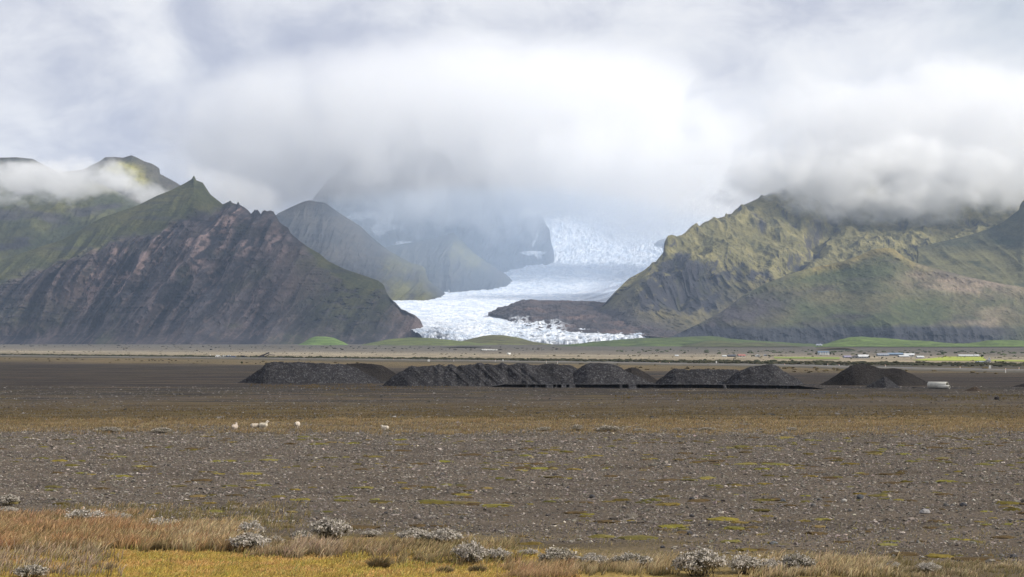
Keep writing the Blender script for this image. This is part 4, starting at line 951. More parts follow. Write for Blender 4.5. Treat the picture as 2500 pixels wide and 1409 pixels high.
# bright fields
def field(pp, c, label):
    P = [gpt(*q) for q in pp]
    n = 20; a, b, c_, d = [np.array(q) for q in P]
    V = []
    for i in range(n+1):
        for j in range(n+1):
            s, t = i/n, j/n; q = (a*(1-s)+b*s)*(1-t)+(d*(1-s)+c_*s)*t
            V.append((q[0], q[1], gz(q[0], q[1])+.25))
    cc = np.broadcast_to(np.array(c), (len(V), 3))
    o = mesh_np('field', V, grid_faces(n+1, n+1), tint_mat('field_grass', nscale=(.02, .2), var=.25, bdist=.3), cc)
    tag(o, label, kind='structure')
field([(2225, 880.5), (2410, 882), (2400, 872), (2310, 871.5)], (0.30, 0.34, 0.07), 'bright yellow-green mown field')
field([(2420, 882.5), (2640, 885), (2640, 881), (2420, 879.5)], (0.30, 0.33, 0.08), 'bright strip of mown field at the right edge')
field([(1890, 876), (2050, 878), (2050, 873), (1890, 872)], (0.20, 0.24, 0.07), 'pale green strip of field before the farmhouse')

# wrapped bales, scrap and vehicles far off on the left
bm = bmesh.new(); bmesh.ops.create_cone(bm, cap_ends=True, segments=16, radius1=.75, radius2=.75, depth=1.3); bmesh.ops.bevel(bm, geom=[e for e in bm.edges], offset=.12, segments=2, affect='EDGES')
bale0 = bm_obj('hay_bale', bm, M_white, None, True)
for i, (px, py) in enumerate([(1177, 855.2), (1181, 855.6), (1184.5, 855), (1188, 855.8), (1191, 855.2), (1195, 855.9), (1199, 855.4), (1203, 855.9), (1207, 855.5), (1212, 856), (1186, 856.4), (1241, 866.5), (1244, 866.4)]):
    o = bale0 if i == 0 else bale0.copy()
    if i: COL.objects.link(o)
    x, y, z = gpt(px, py); o.location = (x, y, z+.75); o.rotation_euler = (math.pi/2*(i % 2), 0, random.uniform(0, 3)); o.scale = (1.25,)*3
    tag(o, 'white plastic-wrapped round bale lying below the brown swell' if i < 11 else 'white wrapped bale alone on the pale grass band', 'hay bale', 'white wrapped bales on the plain')
def car(px, py, label):
    x, y, z = gpt(px, py); r = empty('parked_car', (x, y, z), .1); tag(r, label, 'car')
    bm = bmesh.new(); box(bm, -2.0, 2.0, -.85, .85, .3, .85, .05, .06); box(bm, -1.6, .9, -.78, .78, .85, 1.5, .12, .3); b = bm_obj('body', bm, M_white, r)
    bm = bmesh.new(); box(bm, -1.35, .6, -.72, -.70+.0, .93, 1.32); bm_obj('window', bm, M_glass, r)
    for sx_ in (-1.25, 1.25):
        for sy in (-.8, .8):
            bm = bmesh.new(); bmesh.ops.create_cone(bm, cap_ends=True, segments=16, radius1=.34, radius2=.34, depth=.22, matrix=Matrix.Translation((sx_, sy, .34)) @ Matrix.Rotation(math.pi/2, 4, 'X')); bm_obj('wheel', bm, M_dark, r, False)
car(533, 872.5, 'white car parked beside the scrap yard on the far plain')
def crate(px, py, wpx, hpx, mat, name, label, cat, dep=2.4):
    x, y, z = gpt(px, py); k = y/F; W, H = wpx*k, hpx*k
    r = empty(name, (x, y, z), random.uniform(-.15, .15)); tag(r, label, cat, 'scrap yard things on the far plain')
    bm = bmesh.new(); box(bm, -W/2, W/2, -dep/2, dep/2, .12, H); 
    n = max(3, int(W/.5))
    for i in range(n):
        xx = -W/2+W*(i+.5)/n; box(bm, xx-.08, xx+.08, -dep/2-.05, -dep/2+.0, .15, H-.05)
    bm_obj('container_body', bm, mat, r)
    bm = bmesh.new(); box(bm, -W/2-.04, W/2+.04, -dep/2-.07, dep/2+.07, H+.003, H+.12); bm_obj('lid', bm, mat, r)
    bm = bmesh.new(); box(bm, -W/2+.1, W/2-.1, -dep/2+.1, dep/2-.1, -.1, .117); bm_obj('skid', bm, M_dark, r)
M_blue = simple_mat('faded_blue_paint', (.10, .13, .20), .6, .3, .5); M_pale = simple_mat('pale_weathered_boards', (.45, .46, .46), .8, .3, .7)
crate(581.5, 873, 4.5, 4.5, M_dark, 'container', 'small square black container in the scrap yard', 'container')
crate(593, 873, 9, 4.5, M_dark, 'container', 'wider black container, rightmost in the scrap yard', 'container')
crate(564, 873, 24, 3.2, M_blue, 'trailer', 'long low blue trailer in the middle of the scrap yard', 'trailer')
crate(577.5, 873.3, 3, 2.4, M_white, 'box', 'small white box standing against the black container', 'box', 1.0)
crate(545, 872, 3, 4, M_pale, 'box', 'pale upright box next to the white car', 'box', 1.0)
crate(549.5, 872, 2.5, 4, M_pale, 'crate', 'tall pale crate second from the white car', 'crate', 1.0)
crate(557, 871.5, 3, 4.5, M_pale, 'crate', 'pale crate standing behind the blue trailer left end', 'crate', 1.0)
crate(561, 871.5, 4, 4.5, M_pale, 'crate', 'pale crate standing behind the blue trailer middle', 'crate', 1.0)
crate(513, 869.5, 2.2, 2.6, M_white, 'barrel_box', 'small white box alone left of the white car', 'box', 1.0)
# slanted dark machine arm
x, y, z = gpt(634, 874)
r = empty('conveyor', (x, y, z)); tag(r, 'dark slanted forked machine frame jutting from the far plain', 'conveyor')
def strut(bm, a, b, w):
    a, b = Vector(a), Vector(b); d = b-a
    bmesh.ops.create_cone(bm, cap_ends=True, segments=6, radius1=w, radius2=w*.8, depth=d.length, matrix=Matrix.Translation((a+b)/2) @ d.to_track_quat('Z', 'Y').to_matrix().to_4x4())
bm = bmesh.new()
for yy_ in (-.6, .6):
    strut(bm, (-1.5, yy_, 0), (6.0, yy_, 3.1), .22); strut(bm, (-.8, yy_, 0.9), (5.6, yy_, 3.4), .14)
    for i in range(7): strut(bm, (-1+i, yy_, .25+.42*i), (-.3+i, yy_, 1.0+.40*i), .1)
for i in range(6): strut(bm, (0+i, -.6, .6+.42*i), (0+i, .6, .6+.42*i), .12)
bm_obj('boom', bm, M_dark, r)
bm = bmesh.new(); strut(bm, (3.0, 0, .8), (6.0, 0, 2.0), .3); strut(bm, (6.0, 0, 2.0), (9.4, .3, 1.7), .2); strut(bm, (3.2, 0, .6), (3.0, 0, -.3), .2); bm_obj('side_arm', bm, M_dark, r)
bm = bmesh.new(); box(bm, .2, 3.2, -.9, .9, .5, 1.5, .2, .4); bm_obj('hopper', bm, M_dark, r)
# ------------------------------------------------------------------ loose stones
def rand_rot(n):
    q = rng.normal(size=(n, 4)); q /= np.linalg.norm(q, axis=1, keepdims=True); w_, x, y, z = q.T
    return np.stack([np.stack([1-2*(y*y+z*z), 2*(x*y-z*w_), 2*(x*z+y*w_)], -1), np.stack([2*(x*y+z*w_), 1-2*(x*x+z*z), 2*(y*z-x*w_)], -1), np.stack([2*(x*z-y*w_), 2*(y*z+x*w_), 1-2*(x*x+y*y)], -1)], 1)
def scatter(name, P, S, V0, F0, mat, col, rot=None):
    """one mesh of many copies of V0/F0 at points P with sizes S (n,3)"""
    n, k = len(P), V0.shape[-2]
    V = V0[None]*np.ones((n, 1, 1)) if V0.ndim == 2 else V0
    if rot is not None: V = np.einsum('nij,nkj->nki', rot, V)
    V = V*S[:, None, :] + P[:, None, :]
    Fc = (F0[None]+(np.arange(n)*k)[:, None, None]).reshape(-1, F0.shape[1])
    c = np.repeat(col, k, axis=0) if col.ndim == 2 else col.reshape(-1, 3)
    return mesh_np(name, V.reshape(-1, 3), Fc, mat, c, smooth=False)
M_stone = tint_mat('stone', nscale=(3, 18), var=.25, bdist=.02, bstr=.5, spec=.25, rough=.85)
def in_frame(n, d0, d1, p=0.0, margin=1.08):
    u = rng.random(n)
    d = (d0**(p+1)+(d1**(p+1)-d0**(p+1))*u)**(1/(p+1)) if p != -1 else d0*(d1/d0)**u
    px = 1250+(rng.random(n)*2-1)*1250*margin
    return wx(px, d), d, px
CUBE = np.array([(x, y, z) for x in (-1, 1) for y in (-1, 1) for z in (-1, 1)], float)
CF = np.array([(0, 1, 3, 2), (4, 6, 7, 5), (0, 4, 5, 1), (2, 3, 7, 6), (0, 2, 6, 4), (1, 5, 7, 3)])
def near_s(X, Y): return Y+.55*X*sst(175, 110, Y)
n = 400000
X, Y, PXs = in_frame(n, 74, 232, .45)
dens = .55+.7*fbm(X/7, Y/5, 4, 401)+.35*fbm(X/1.5, Y/1.5, 2, 402)
s_ = near_s(X, Y)
keep = (rng.random(n) < np.clip(dens, .08, 1)) & (s_ > 88+4*fbm(X/5, Y/5, 3, 403)) & (rng.random(n) < sst(226, 186, Y+22*fbm(X/14, Y/12, 4, 404)))
X, Y = X[keep], Y[keep]; n = len(X)
sz = np.clip(rng.lognormal(math.log(.026), .5, n), .011, .10)*(1+.003*(Y-80))
clus = sst(.25, .6, fbm(X/6, Y/2.5, 3, 405)); sz *= 1+.7*clus
jit = CUBE[None]*.62+rng.normal(size=(n, 8, 3))*.22
S = np.stack([sz*rng.uniform(.9, 1.7, n), sz*rng.uniform(.9, 1.5, n), sz*rng.uniform(.55, .95, n)], -1)
P = np.stack([X, Y, gz(X, Y)+sz*.25], -1)
g = np.clip(rng.lognormal(math.log(.118), .46, n), .035, .38)
tint = np.stack([g*1.14, g*.985, g*.84], -1)*(1+.03*rng.normal(size=(n, 3)))
o = scatter('gravel', P, S, jit, CF, M_stone, tint, rand_rot(n))
tag(o, 'grey gravel stones strewn over the near plain', kind='stuff')
# sparser stones on the middle plain
n = 26000
X, Y, _ = in_frame(n, 225, 400, .3)
keep = fbm(X/20, Y/12, 3, 406) > -.15; X, Y = X[keep], Y[keep]; n = len(X)
sz = np.clip(rng.lognormal(math.log(.055), .45, n), .03, .22)
jit = CUBE[None]*.62+rng.normal(size=(n, 8, 3))*.22
g = np.clip(rng.lognormal(math.log(.085), .5, n), .03, .35)
o = scatter('gravel', np.stack([X, Y, gz(X, Y)+sz*.2], -1), np.stack([sz*1.3, sz*1.2, sz*.7], -1), jit, CF, M_stone, np.stack([g*1.06, g*.98, g*.9], -1), rand_rot(n))
tag(o, 'scattered small stones on the brown middle plain', kind='stuff')

# separate boulders
def boulder(px, py, wpx, tone, label, flat=.62, group='dark stones lying on the near gravel', name='boulder'):
    x, y, z = gpt(px, py); k = y/F; r = wpx*k/2
    V = ICO3[0].copy(); s0 = random.uniform(0, 90)
    nn = fbm(V[:, 0]*1.1+s0, V[:, 1]*1.1+V[:, 2]*1.7, 4, 410)
    q = np.abs(V @ rand_rot(3).reshape(9, 3).T); cut = np.clip(q.max(1)-.86, 0, 1)
    V = V*(1+.28*nn-cut*.9)[:, None]*np.array([1, .8, flat])*r
    o = mesh_np(name, V, ICO3[1], M_stone, np.broadcast_to(np.array(tone), V.shape), smooth=False)
    o.location = (x, y, z+r*flat*.55); o.rotation_euler = (0, 0, random.uniform(0, 6))
    return tag(o, label, 'boulder', group)
DK, MD, LT = (.045, .043, .045), (.10, .095, .09), (.33, .31, .28)
for (px, py, w_) in [(1386, 1192, 9), (1689, 1220, 15), (1654, 1231, 10), (1689, 1262, 14), (1735, 1284, 13), (1684, 1305, 18), (1618, 1338, 13), (2076, 1248, 13), (2310, 1236, 15), (2326, 1236, 12), (2466, 1274, 14), (2495, 1271, 12), (2123, 1189, 9), (943, 1254, 11), (1033, 1243, 10), (2001, 1222, 14), (1985, 1236, 15), (1080, 1160, 13), (1300, 1175, 8), (1870, 1176, 9), (2200, 1150, 9), (1500, 1150, 8), (700, 1180, 8), (1150, 1300, 9), (2400, 1300, 10), (2020, 1290, 9)]:
    boulder(px, py, w_, DK if random.random() < .6 else MD, 'small dark stone standing out of the near gravel')
boulder(1446, 1216, 19, DK, 'dark flat-topped stone beside a brown moss patch in the middle of the gravel')
boulder(1566, 1221, 10, LT, 'whitish stone touching a dark one in the middle of the gravel', group='pale stones lying on the near gravel')
boulder(1575, 1221, 9, DK, 'dark stone touching a whitish one in the middle of the gravel')
boulder(1020, 1266, 15, (.16, .14, .125), 'brownish pointed stone on the gravel behind the rounded willow bush', .9)
boulder(2258, 1254, 30, (.22, .21, .205), 'broad pale grey stone cluster block on the right gravel', .5, 'pale stones lying on the near gravel')
boulder(2061, 1225, 15, LT, 'pale rounded stone on the right part of the gravel', group='pale stones lying on the near gravel')
boulder(2100, 1218, 24, (.07, .073, .08), 'wide bluish dark stone on the right part of the gravel')
boulder(1912, 1226, 19, (.075, .078, .085), 'bluish grey stone group block, left of the pale rounded one')
boulder(2352, 1236, 20, (.06, .06, .066), 'wide dark stone on the far right gravel')
boulder(1889, 1328, 24, (.10, .105, .11), 'low flat grey slab of rock behind the lower right willow bushes', .35)
boulder(2474, 1363, 24, DK, 'large dark stone near the lower right corner', .6)
boulder(2445, 1359, 18, MD, 'grey stone left of the large dark one near the lower right corner', .5)
boulder(2434, 976, 14, (.015, .012, .012), 'black boulder sitting in yellow-brown moss right of the earth heap', .75, 'single boulders on the middle plain')
boulder(2233, 948, 14, (.02, .018, .018), 'flat black lump beside the left end of the concrete pipe', .3, 'single boulders on the middle plain')

# moss cushions
n = 1900
X, Y, PXs = in_frame(n, 78, 185, .6)
keep = (fbm(X/9, Y/6, 3, 420)+.15*sst(1200, 2200, PXs) > .02) & (near_s(X, Y) > 86); X, Y = X[keep], Y[keep]; n = len(X)
r = np.clip(rng.lognormal(math.log(.27), .5, n), .1, .8)
jit = ICO2[0][None]*(1+.16*rng.normal(size=(n, len(ICO2[0]), 1)))
cr_ = rng.uniform(.06, .17, n); c = np.stack([cr_, cr_*rng.uniform(.70, .93, n), cr_*rng.uniform(.14, .3, n)], -1)
c[rng.random(n) < .3] = (.075, .05, .022)
M_moss = tint_mat('moss', nscale=(1.5, 9), var=.5, bdist=.05, bstr=.8)
o = scatter('moss', np.stack([X, Y, gz(X, Y)-.01], -1), np.stack([r*1.25, r*.9, np.minimum(r*.28, .13)], -1), jit, ICO2[1], M_moss, c)
tag(o, 'yellow-green moss cushions on the gravel', kind='stuff')

# ------------------------------------------------------------------ grass
M_blade = tint_mat('grass_blade', nscale=(.5, 3), var=.25, bdist=.001, bstr=.0, transl=.3)
def blades(name, X, Y, H, Wd, cb, ct, label, lean=.28, leanvar=.25, seed=0, zoff=0.0):
    """bent ribbons: X, Y positions, H heights, Wd widths; cb/ct colours at base and tip (n,3)"""
    n = len(X); Z = gz(X, Y)+zoff
    a = rng.normal(0, .35, n); lx = H*(lean+leanvar*rng.normal(size=n)); ly = H*leanvar*rng.normal(size=n)
    wxv, wyv = Wd*np.cos(a)*.5, Wd*np.sin(a)*.5
    V = np.zeros((n, 6, 3)); C = np.zeros((n, 6, 3))
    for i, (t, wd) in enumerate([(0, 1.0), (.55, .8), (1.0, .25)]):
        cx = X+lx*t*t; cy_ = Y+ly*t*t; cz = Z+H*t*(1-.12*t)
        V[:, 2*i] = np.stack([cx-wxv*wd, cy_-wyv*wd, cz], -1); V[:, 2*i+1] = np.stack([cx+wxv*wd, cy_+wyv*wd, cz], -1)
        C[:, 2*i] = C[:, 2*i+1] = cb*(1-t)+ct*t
    Fq = np.array([(0, 1, 3, 2), (2, 3, 5, 4)])
    Fc = (Fq[None]+(np.arange(n)*6)[:, None, None]).reshape(-1, 4)
    o = mesh_np(name, V.reshape(-1, 3), Fc, M_blade, C.reshape(-1, 3))
    return tag(o, label, kind='stuff')
def region(n, x0, x1, y0, y1, clump=0.0, cs=.8, seed=0, thr=-.1):
    """points of the plain under a photo-pixel rectangle, optionally clumped"""
    px = rng.uniform(x0, x1, n); py = rng.uniform(y0, y1, n)
    ed = np.minimum.reduce([(px-x0)/130, (x1-px)/130, (py-y0)/14, (y1-py)/24])
    k0 = ed > .95*fbm(px/38, py/12, 4, 480+seed)+.05+.35*rng.random(n)
    px, py = px[k0], py[k0]
    d = CAMZ*F/(py-HOR); X, Y = wx(px, d), d
    if clump:
        f = fbm(X/cs, Y/cs, 3, 430+seed); k = f > thr+clump*(rng.random(len(X))-.5); X, Y = X[k], Y[k]
    return X, Y
def var(c, n, s=.30): return np.clip(np.array(c)[None]*(1+s*rng.normal(size=(n, 1)))*(1+.06*rng.normal(size=(n, 3))), 0, 1)
def grass(x0, x1, y0, y1, n, h, w_, cb, ct, label, clump=0, cs=.8, seed=0, thr=-.1, hv=.25, **k):
    X, Y = region(n, x0, x1, y0, y1, clump, cs, seed, thr); m = len(X)
    H = np.clip(h*(1+hv*rng.normal(size=m))*(1+.65*fbm(X/1.3, Y/1.5, 3, 450+seed)), .03, 2)
    t = sst(-.3, .4, fbm(X/2.2, Y/2.2, 3, 460+seed))[:, None]
    tip = var(ct[0], m)*(1-t)+var(ct[1], m)*t
    return blades('grass', X, Y, H, w_*rng.uniform(.6, 1.3, m), var(cb, m), tip, label, seed=seed, **k)
RUST, TAN, PALE, GRN = (.50, .29, .15), (.50, .37, .20), (.58, .46, .29), (.16, .16, .04)
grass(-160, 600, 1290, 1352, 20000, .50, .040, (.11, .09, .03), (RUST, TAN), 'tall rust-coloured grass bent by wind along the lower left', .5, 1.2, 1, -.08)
grass(400, 620, 1296, 1352, 6500, .55, .036, (.13, .10, .04), (TAN, PALE), 'tall tan grass stand left of the willow bushes', .4, 1.0, 2, -.25)
grass(-160, 380, 1254, 1300, 11000, .36, .038, (.12, .09, .03), ((.55, .34, .20), TAN), 'pinkish dry grass band behind the rust-coloured grass', .5, 1.3, 3, -.05)
grass(100, 760, 1232, 1300, 9000, .26, .022, (.12, .10, .03), (TAN, (.20, .17, .05)), 'thin short grass at the edge of the gravel', .6, 1.5, 4, .0)
grass(560, 1010, 1330, 1366, 7000, .38, .034, (.09, .075, .03), ((.40, .29, .18), TAN), 'brownish grass between the willow bushes', .6, 1.0, 5, -.1)
grass(690, 840, 1345, 1368, 3000, .52, .034, (.09, .075, .03), ((.48, .35, .25), PALE), 'mauve-tan grass clump below the rounded willow bush', .3, .9, 6, -.2)
grass(950, 1280, 1325, 1385, 6000, .36, .034, (.09, .08, .03), ((.36, .28, .15), TAN), 'mixed brown grass around the long willow bush', .6, 1.0, 7, -.05)
grass(1210, 1420, 1380, 1420, 5500, .34, .02, (.12, .085, .035), (TAN, (.55, .34, .20)), 'reddish grass at the bottom middle', .4, 1.0, 8, -.2)
grass(1380, 1660, 1368, 1409, 5500, .36, .02, (.10, .085, .035), (TAN, PALE), 'pale grass at the bottom right of the middle', .5, 1.0, 9, -.1)
grass(1800, 2200, 1362, 1415, 8000, .32, .034, (.10, .08, .03), (PALE, TAN), 'pale tan grass around the lower right willow bushes', .6, 1.1, 10, -.15)
grass(2130, 2600, 1372, 1420, 6000, .2, .022, (.10, .08, .03), (PALE, (.24, .20, .09)), 'short straw grass in the lower right corner', .7, 1.3, 11, .0)
grass(-160, 300, 1335, 1420, 7000, .42, .034, (.10, .08, .04), ((.46, .35, .26), PALE), 'grey-mauve grass clump in the lower left corner', .5, 1.1, 12, .08)
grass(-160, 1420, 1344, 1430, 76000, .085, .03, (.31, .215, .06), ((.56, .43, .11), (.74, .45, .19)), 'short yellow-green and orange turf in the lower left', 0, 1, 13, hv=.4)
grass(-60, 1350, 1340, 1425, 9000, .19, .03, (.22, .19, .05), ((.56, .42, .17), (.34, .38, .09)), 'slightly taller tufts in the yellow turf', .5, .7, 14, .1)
grass(560, 2560, 1270, 1400, 9000, .13, .024, (.15, .125, .045), ((.34, .28, .10), PALE), 'scattered low tufts on the near gravel edge', .6, 2.0, 15, .12)
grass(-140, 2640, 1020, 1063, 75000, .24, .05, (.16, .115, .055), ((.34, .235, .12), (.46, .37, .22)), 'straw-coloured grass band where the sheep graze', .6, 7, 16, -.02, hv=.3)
grass(-140, 2640, 985, 1030, 30000, .14, .06, (.075, .055, .022), ((.13, .092, .032), (.21, .14, .055)), 'brown mossy grass strip behind the sheep', .7, 7, 17, -.02, hv=.3)
grass(1500, 2560, 962, 978, 9000, .22, .07, (.08, .06, .02), ((.16, .125, .03), (.22, .15, .06)), 'yellow-brown grass line in front of the heaps', .6, 8, 18, -.1)
grass(600, 1100, 936, 956, 4000, .2, .08, (.09, .06, .02), ((.19, .12, .04), (.16, .13, .05)), 'orange-brown grass below the leftmost heap', .6, 9, 19, .0)
# dark dense tussocks
def tussock(px, py, wpx, h, label, c=(.06, .048, .022)):
    x, y, z = gpt(px, py); r = wpx*y/F/2; m = 420
    a = rng.uniform(0, 6.28, m); q = np.sqrt(rng.random(m))*r
    X = x+q*np.cos(a); Y = y+q*np.sin(a)*.8
    dirn = np.stack([np.cos(a), np.sin(a)], -1)
    n = m; H = h*rng.uniform(.55, 1.25, n)*(1.1-.6*(q/r)**2); W = .022
    V = np.zeros((n, 6, 3)); C = np.zeros((n, 6, 3)); cb = var(c, n); ct = var((.34, .26, .14), n)
    for i, (t, wd) in enumerate([(0, 1.0), (.55, .8), (1.0, .25)]):
        cx = X+dirn[:, 0]*H*(.25+1.1*q/r)*.6*t*t+.15*H*t*t; cyv = Y+dirn[:, 1]*H*.7*(q/r)*t*t; cz = gz(X, Y)+H*t*(1-.2*t)
        V[:, 2*i] = np.stack([cx-W*.5*wd, cyv, cz], -1); V[:, 2*i+1] = np.stack([cx+W*.5*wd, cyv, cz], -1)
        C[:, 2*i] = C[:, 2*i+1] = cb*(1-t*t)+ct*t*t
    Fq = np.array([(0, 1, 3, 2), (2, 3, 5, 4)]); Fc = (Fq[None]+(np.arange(n)*6)[:, None, None]).reshape(-1, 4)
    V[..., 0] -= x; V[..., 1] -= y; V[..., 2] -= z
    o = mesh_np('grass_tussock', V.reshape(-1, 3), Fc, M_blade, C.reshape(-1, 3)); o.location = (x, y, z)
    tag(o, label, 'grass tussock', 'dark grass tussocks in the near turf')
for t in [(925, 1388, 46, .62, 'big round dark-based tussock standing alone in the yellow turf'), (385, 1344, 34, .42, 'dark tussock at the foot of the rust-coloured grass'), (90, 1350, 34, .34, 'blackish tussock at the left end of the yellow turf'), (110, 1296, 40, .35, 'green-dark tussock in a gap of the rust-coloured grass'), (1085, 1398, 36, .28, 'low dark tussock at the bottom below the long willow bush'), (1165, 1396, 40, .30, 'wide dark tussock at the bottom, under the sparse willow bush'), (1020, 1370, 20, .22, 'tiny dark tussock in the turf below the long willow bush'), (220, 1342, 26, .38, 'dark tussock between rust grass and yellow turf')]: tussock(*t)

# ------------------------------------------------------------------ willow shrubs
M_leaf = tint_mat('willow_leaf', nscale=(2, 9), var=.15, bdist=.001, bstr=0, transl=.25)
M_twig = simple_mat('willow_twig', (.085, .065, .045), .9, .3, 6)
def shrub_mesh(nl, white, seed, sparse=False):
    """unit bush: 1 wide (radius .5), about .5 high"""
    r = np.random.default_rng(seed); nb = 60
    # twigs
    V = []; Fc = []; tips = []
    for i in range(nb):
        a = r.uniform(0, 6.28); q = r.uniform(.02, .22); e = math.sqrt(r.random())*.46
        p0 = np.array([q*math.cos(a), q*math.sin(a)*.8, -.02]); p2 = np.array([e*math.cos(a+.3*r.normal()), e*math.sin(a)*.8, .46*math.sqrt(max(.06, 1-(e/.52)**2))*r.uniform(.75, 1.05)])
        p1 = (p0+p2)/2+np.array([0, 0, .06])+r.normal(size=3)*.02
        pts = [p0, p1, p2]; b = len(V)
        for p, rad in zip(pts, (.006, .0045, .002)):
            for k in range(3): V.append(p+np.array([math.cos(k*2.1)*rad, math.sin(k*2.1)*rad, 0]))
        for s in range(2):
            for k in range(3): Fc.append((b+s*3+k, b+s*3+(k+1) % 3, b+s*3+3+(k+1) % 3, b+s*3+3+k))
        tips.append((p1, p2))
    tw = (np.array(V), np.array(Fc))
    # leaves and fluffy seed heads in clumps round the twigs
    T = np.array(tips); idx = r.integers(0, nb, nl); t = r.random(nl)**.6
    C = T[idx, 0]*(1-t)[:, None]+T[idx, 1]*t[:, None]+r.normal(size=(nl, 3))*np.array([.042, .042, .03])*(1.25 if sparse else 1)
    C[:, 2] = np.maximum(C[:, 2], .01)
    nrm = rand_rot(nl); sz = r.uniform(.012, .026, nl)
    Q = np.array([(-1, -.6, 0), (1, -.6, 0), (1, .6, 0), (-1, .6, 0)], float)
    LV = np.einsum('nij,kj->nki', nrm, Q)*sz[:, None, None]+C[:, None]
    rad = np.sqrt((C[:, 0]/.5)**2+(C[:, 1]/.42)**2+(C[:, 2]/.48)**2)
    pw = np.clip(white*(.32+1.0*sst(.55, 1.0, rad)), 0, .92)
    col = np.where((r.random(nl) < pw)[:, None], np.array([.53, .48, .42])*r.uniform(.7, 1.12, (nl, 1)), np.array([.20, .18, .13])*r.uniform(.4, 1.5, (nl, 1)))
    lf = (LV.reshape(-1, 3), np.arange(nl*4).reshape(-1, 4), np.repeat(col, 4, axis=0))
    return tw, lf
PROT = {}
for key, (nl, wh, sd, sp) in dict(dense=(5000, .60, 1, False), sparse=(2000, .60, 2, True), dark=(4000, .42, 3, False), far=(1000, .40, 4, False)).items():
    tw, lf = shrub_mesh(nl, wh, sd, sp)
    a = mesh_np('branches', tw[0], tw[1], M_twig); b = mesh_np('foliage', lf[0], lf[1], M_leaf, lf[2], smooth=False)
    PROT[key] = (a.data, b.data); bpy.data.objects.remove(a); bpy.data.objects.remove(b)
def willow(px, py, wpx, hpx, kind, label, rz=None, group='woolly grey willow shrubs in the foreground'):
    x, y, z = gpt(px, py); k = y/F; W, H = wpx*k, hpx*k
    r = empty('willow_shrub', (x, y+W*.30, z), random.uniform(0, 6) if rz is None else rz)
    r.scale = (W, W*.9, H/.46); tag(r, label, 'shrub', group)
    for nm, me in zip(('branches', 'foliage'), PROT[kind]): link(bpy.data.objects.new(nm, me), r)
for q in [(605, 1352, 120, 46, 'dense', 'low dense willow shrub with dark base at the edge of the yellow turf'), (612, 1322, 92, 46, 'dense', 'willow shrub standing directly behind the low dense one at left'),
          (802, 1322, 118, 52, 'dense', 'tallest rounded willow shrub with dark hollow on its left side'), (735, 1328, 80, 30, 'dark', 'small dark willow shrub leaning against the tallest rounded one'), (665, 1334, 60, 24, 'dark', 'flat grey willow shrub between two dense ones'),
          (1010, 1330, 110, 36, 'dense', 'left half of the long pale willow thicket in the middle'), (1085, 1334, 120, 38, 'dense', 'right half of the long pale willow thicket in the middle'), (1150, 1382, 110, 55, 'sparse', 'open airy willow shrub with yellow turf under it'), (1215, 1372, 90, 30, 'sparse', 'thin white-tipped willow twigs right of the airy shrub'),
          (1365, 1386, 120, 44, 'dark', 'grey rounded willow shrub left of the long low one at bottom'), (1450, 1386, 100, 30, 'dense', 'low white-topped willow hedge, left piece'), (1545, 1388, 110, 32, 'dark', 'low white-topped willow hedge, right piece'), (1290, 1358, 60, 16, 'sparse', 'tiny sparse willow sprig on dark moss'),
          (1715, 1412, 150, 62, 'dense', 'large white fluffy willow shrub touching the bottom edge'), (1825, 1404, 110, 44, 'sparse', 'pale willow shrub right of the large fluffy one'), (1890, 1402, 80, 34, 'sparse', 'sparse willow shrub among tan grass, second right of the fluffy one'), (1950, 1400, 110, 44, 'dark', 'dark-based willow shrub in tan grass near lower right'), (2275, 1400, 80, 24, 'sparse', 'faint willow shrub in the lower right corner'), (2180, 1388, 50, 16, 'sparse', 'small white-flecked willow sprig at lower right'),
          (385, 1298, 105, 30, 'sparse', 'pale willow shrub behind the rust-coloured grass'), (200, 1276, 110, 28, 'sparse', 'whitish thin willow shrub in the left moss strip'), (285, 1272, 70, 18, 'sparse', 'small faint willow shrub in the left moss strip'), (15, 1236, 66, 26, 'dense', 'willow shrub at the left edge, beside the gravel'), (15, 1257, 60, 18, 'dense', 'lower willow shrub at the left edge, below another'), (70, 1416, 90, 34, 'dark', 'grey willow shrub in the lower left corner'), (440, 1290, 60, 18, 'sparse', 'little pale willow shrub left of the tan grass stand'), (905, 1312, 60, 16, 'sparse', 'thin willow fringe right of the tallest rounded shrub')]: willow(*q)
for q in [(258, 1057, 78, 15, 'far', 'far grey shrub on the gravel edge, left of the sheep'), (390, 1058, 82, 14, 'far', 'far grey shrub closest to the leftmost sheep'), (1330, 1052, 52, 10, 'far', 'far low grey shrub in the straw band, middle of the picture'), (1410, 1054, 46, 18, 'far', 'far rounded grey shrub with a dark right side'), (1492, 1055, 92, 15, 'far', 'far wide grey shrub right of the rounded one'), (1560, 1056, 50, 10, 'far', 'far low shrub at the right end of the wide grey one'), (1655, 1052, 40, 8, 'far', 'far faint shrub in the straw band'), (1825, 1040, 24, 7, 'far', 'far tiny dark shrub in the straw band'), (1935, 1052, 46, 9, 'far', 'far low pale shrub at the gravel edge on the right'), (1730, 1052, 60, 8, 'far', 'far flat mauve shrub at the gravel edge')]:
    willow(*q, group='grey shrubs along the far gravel edge')

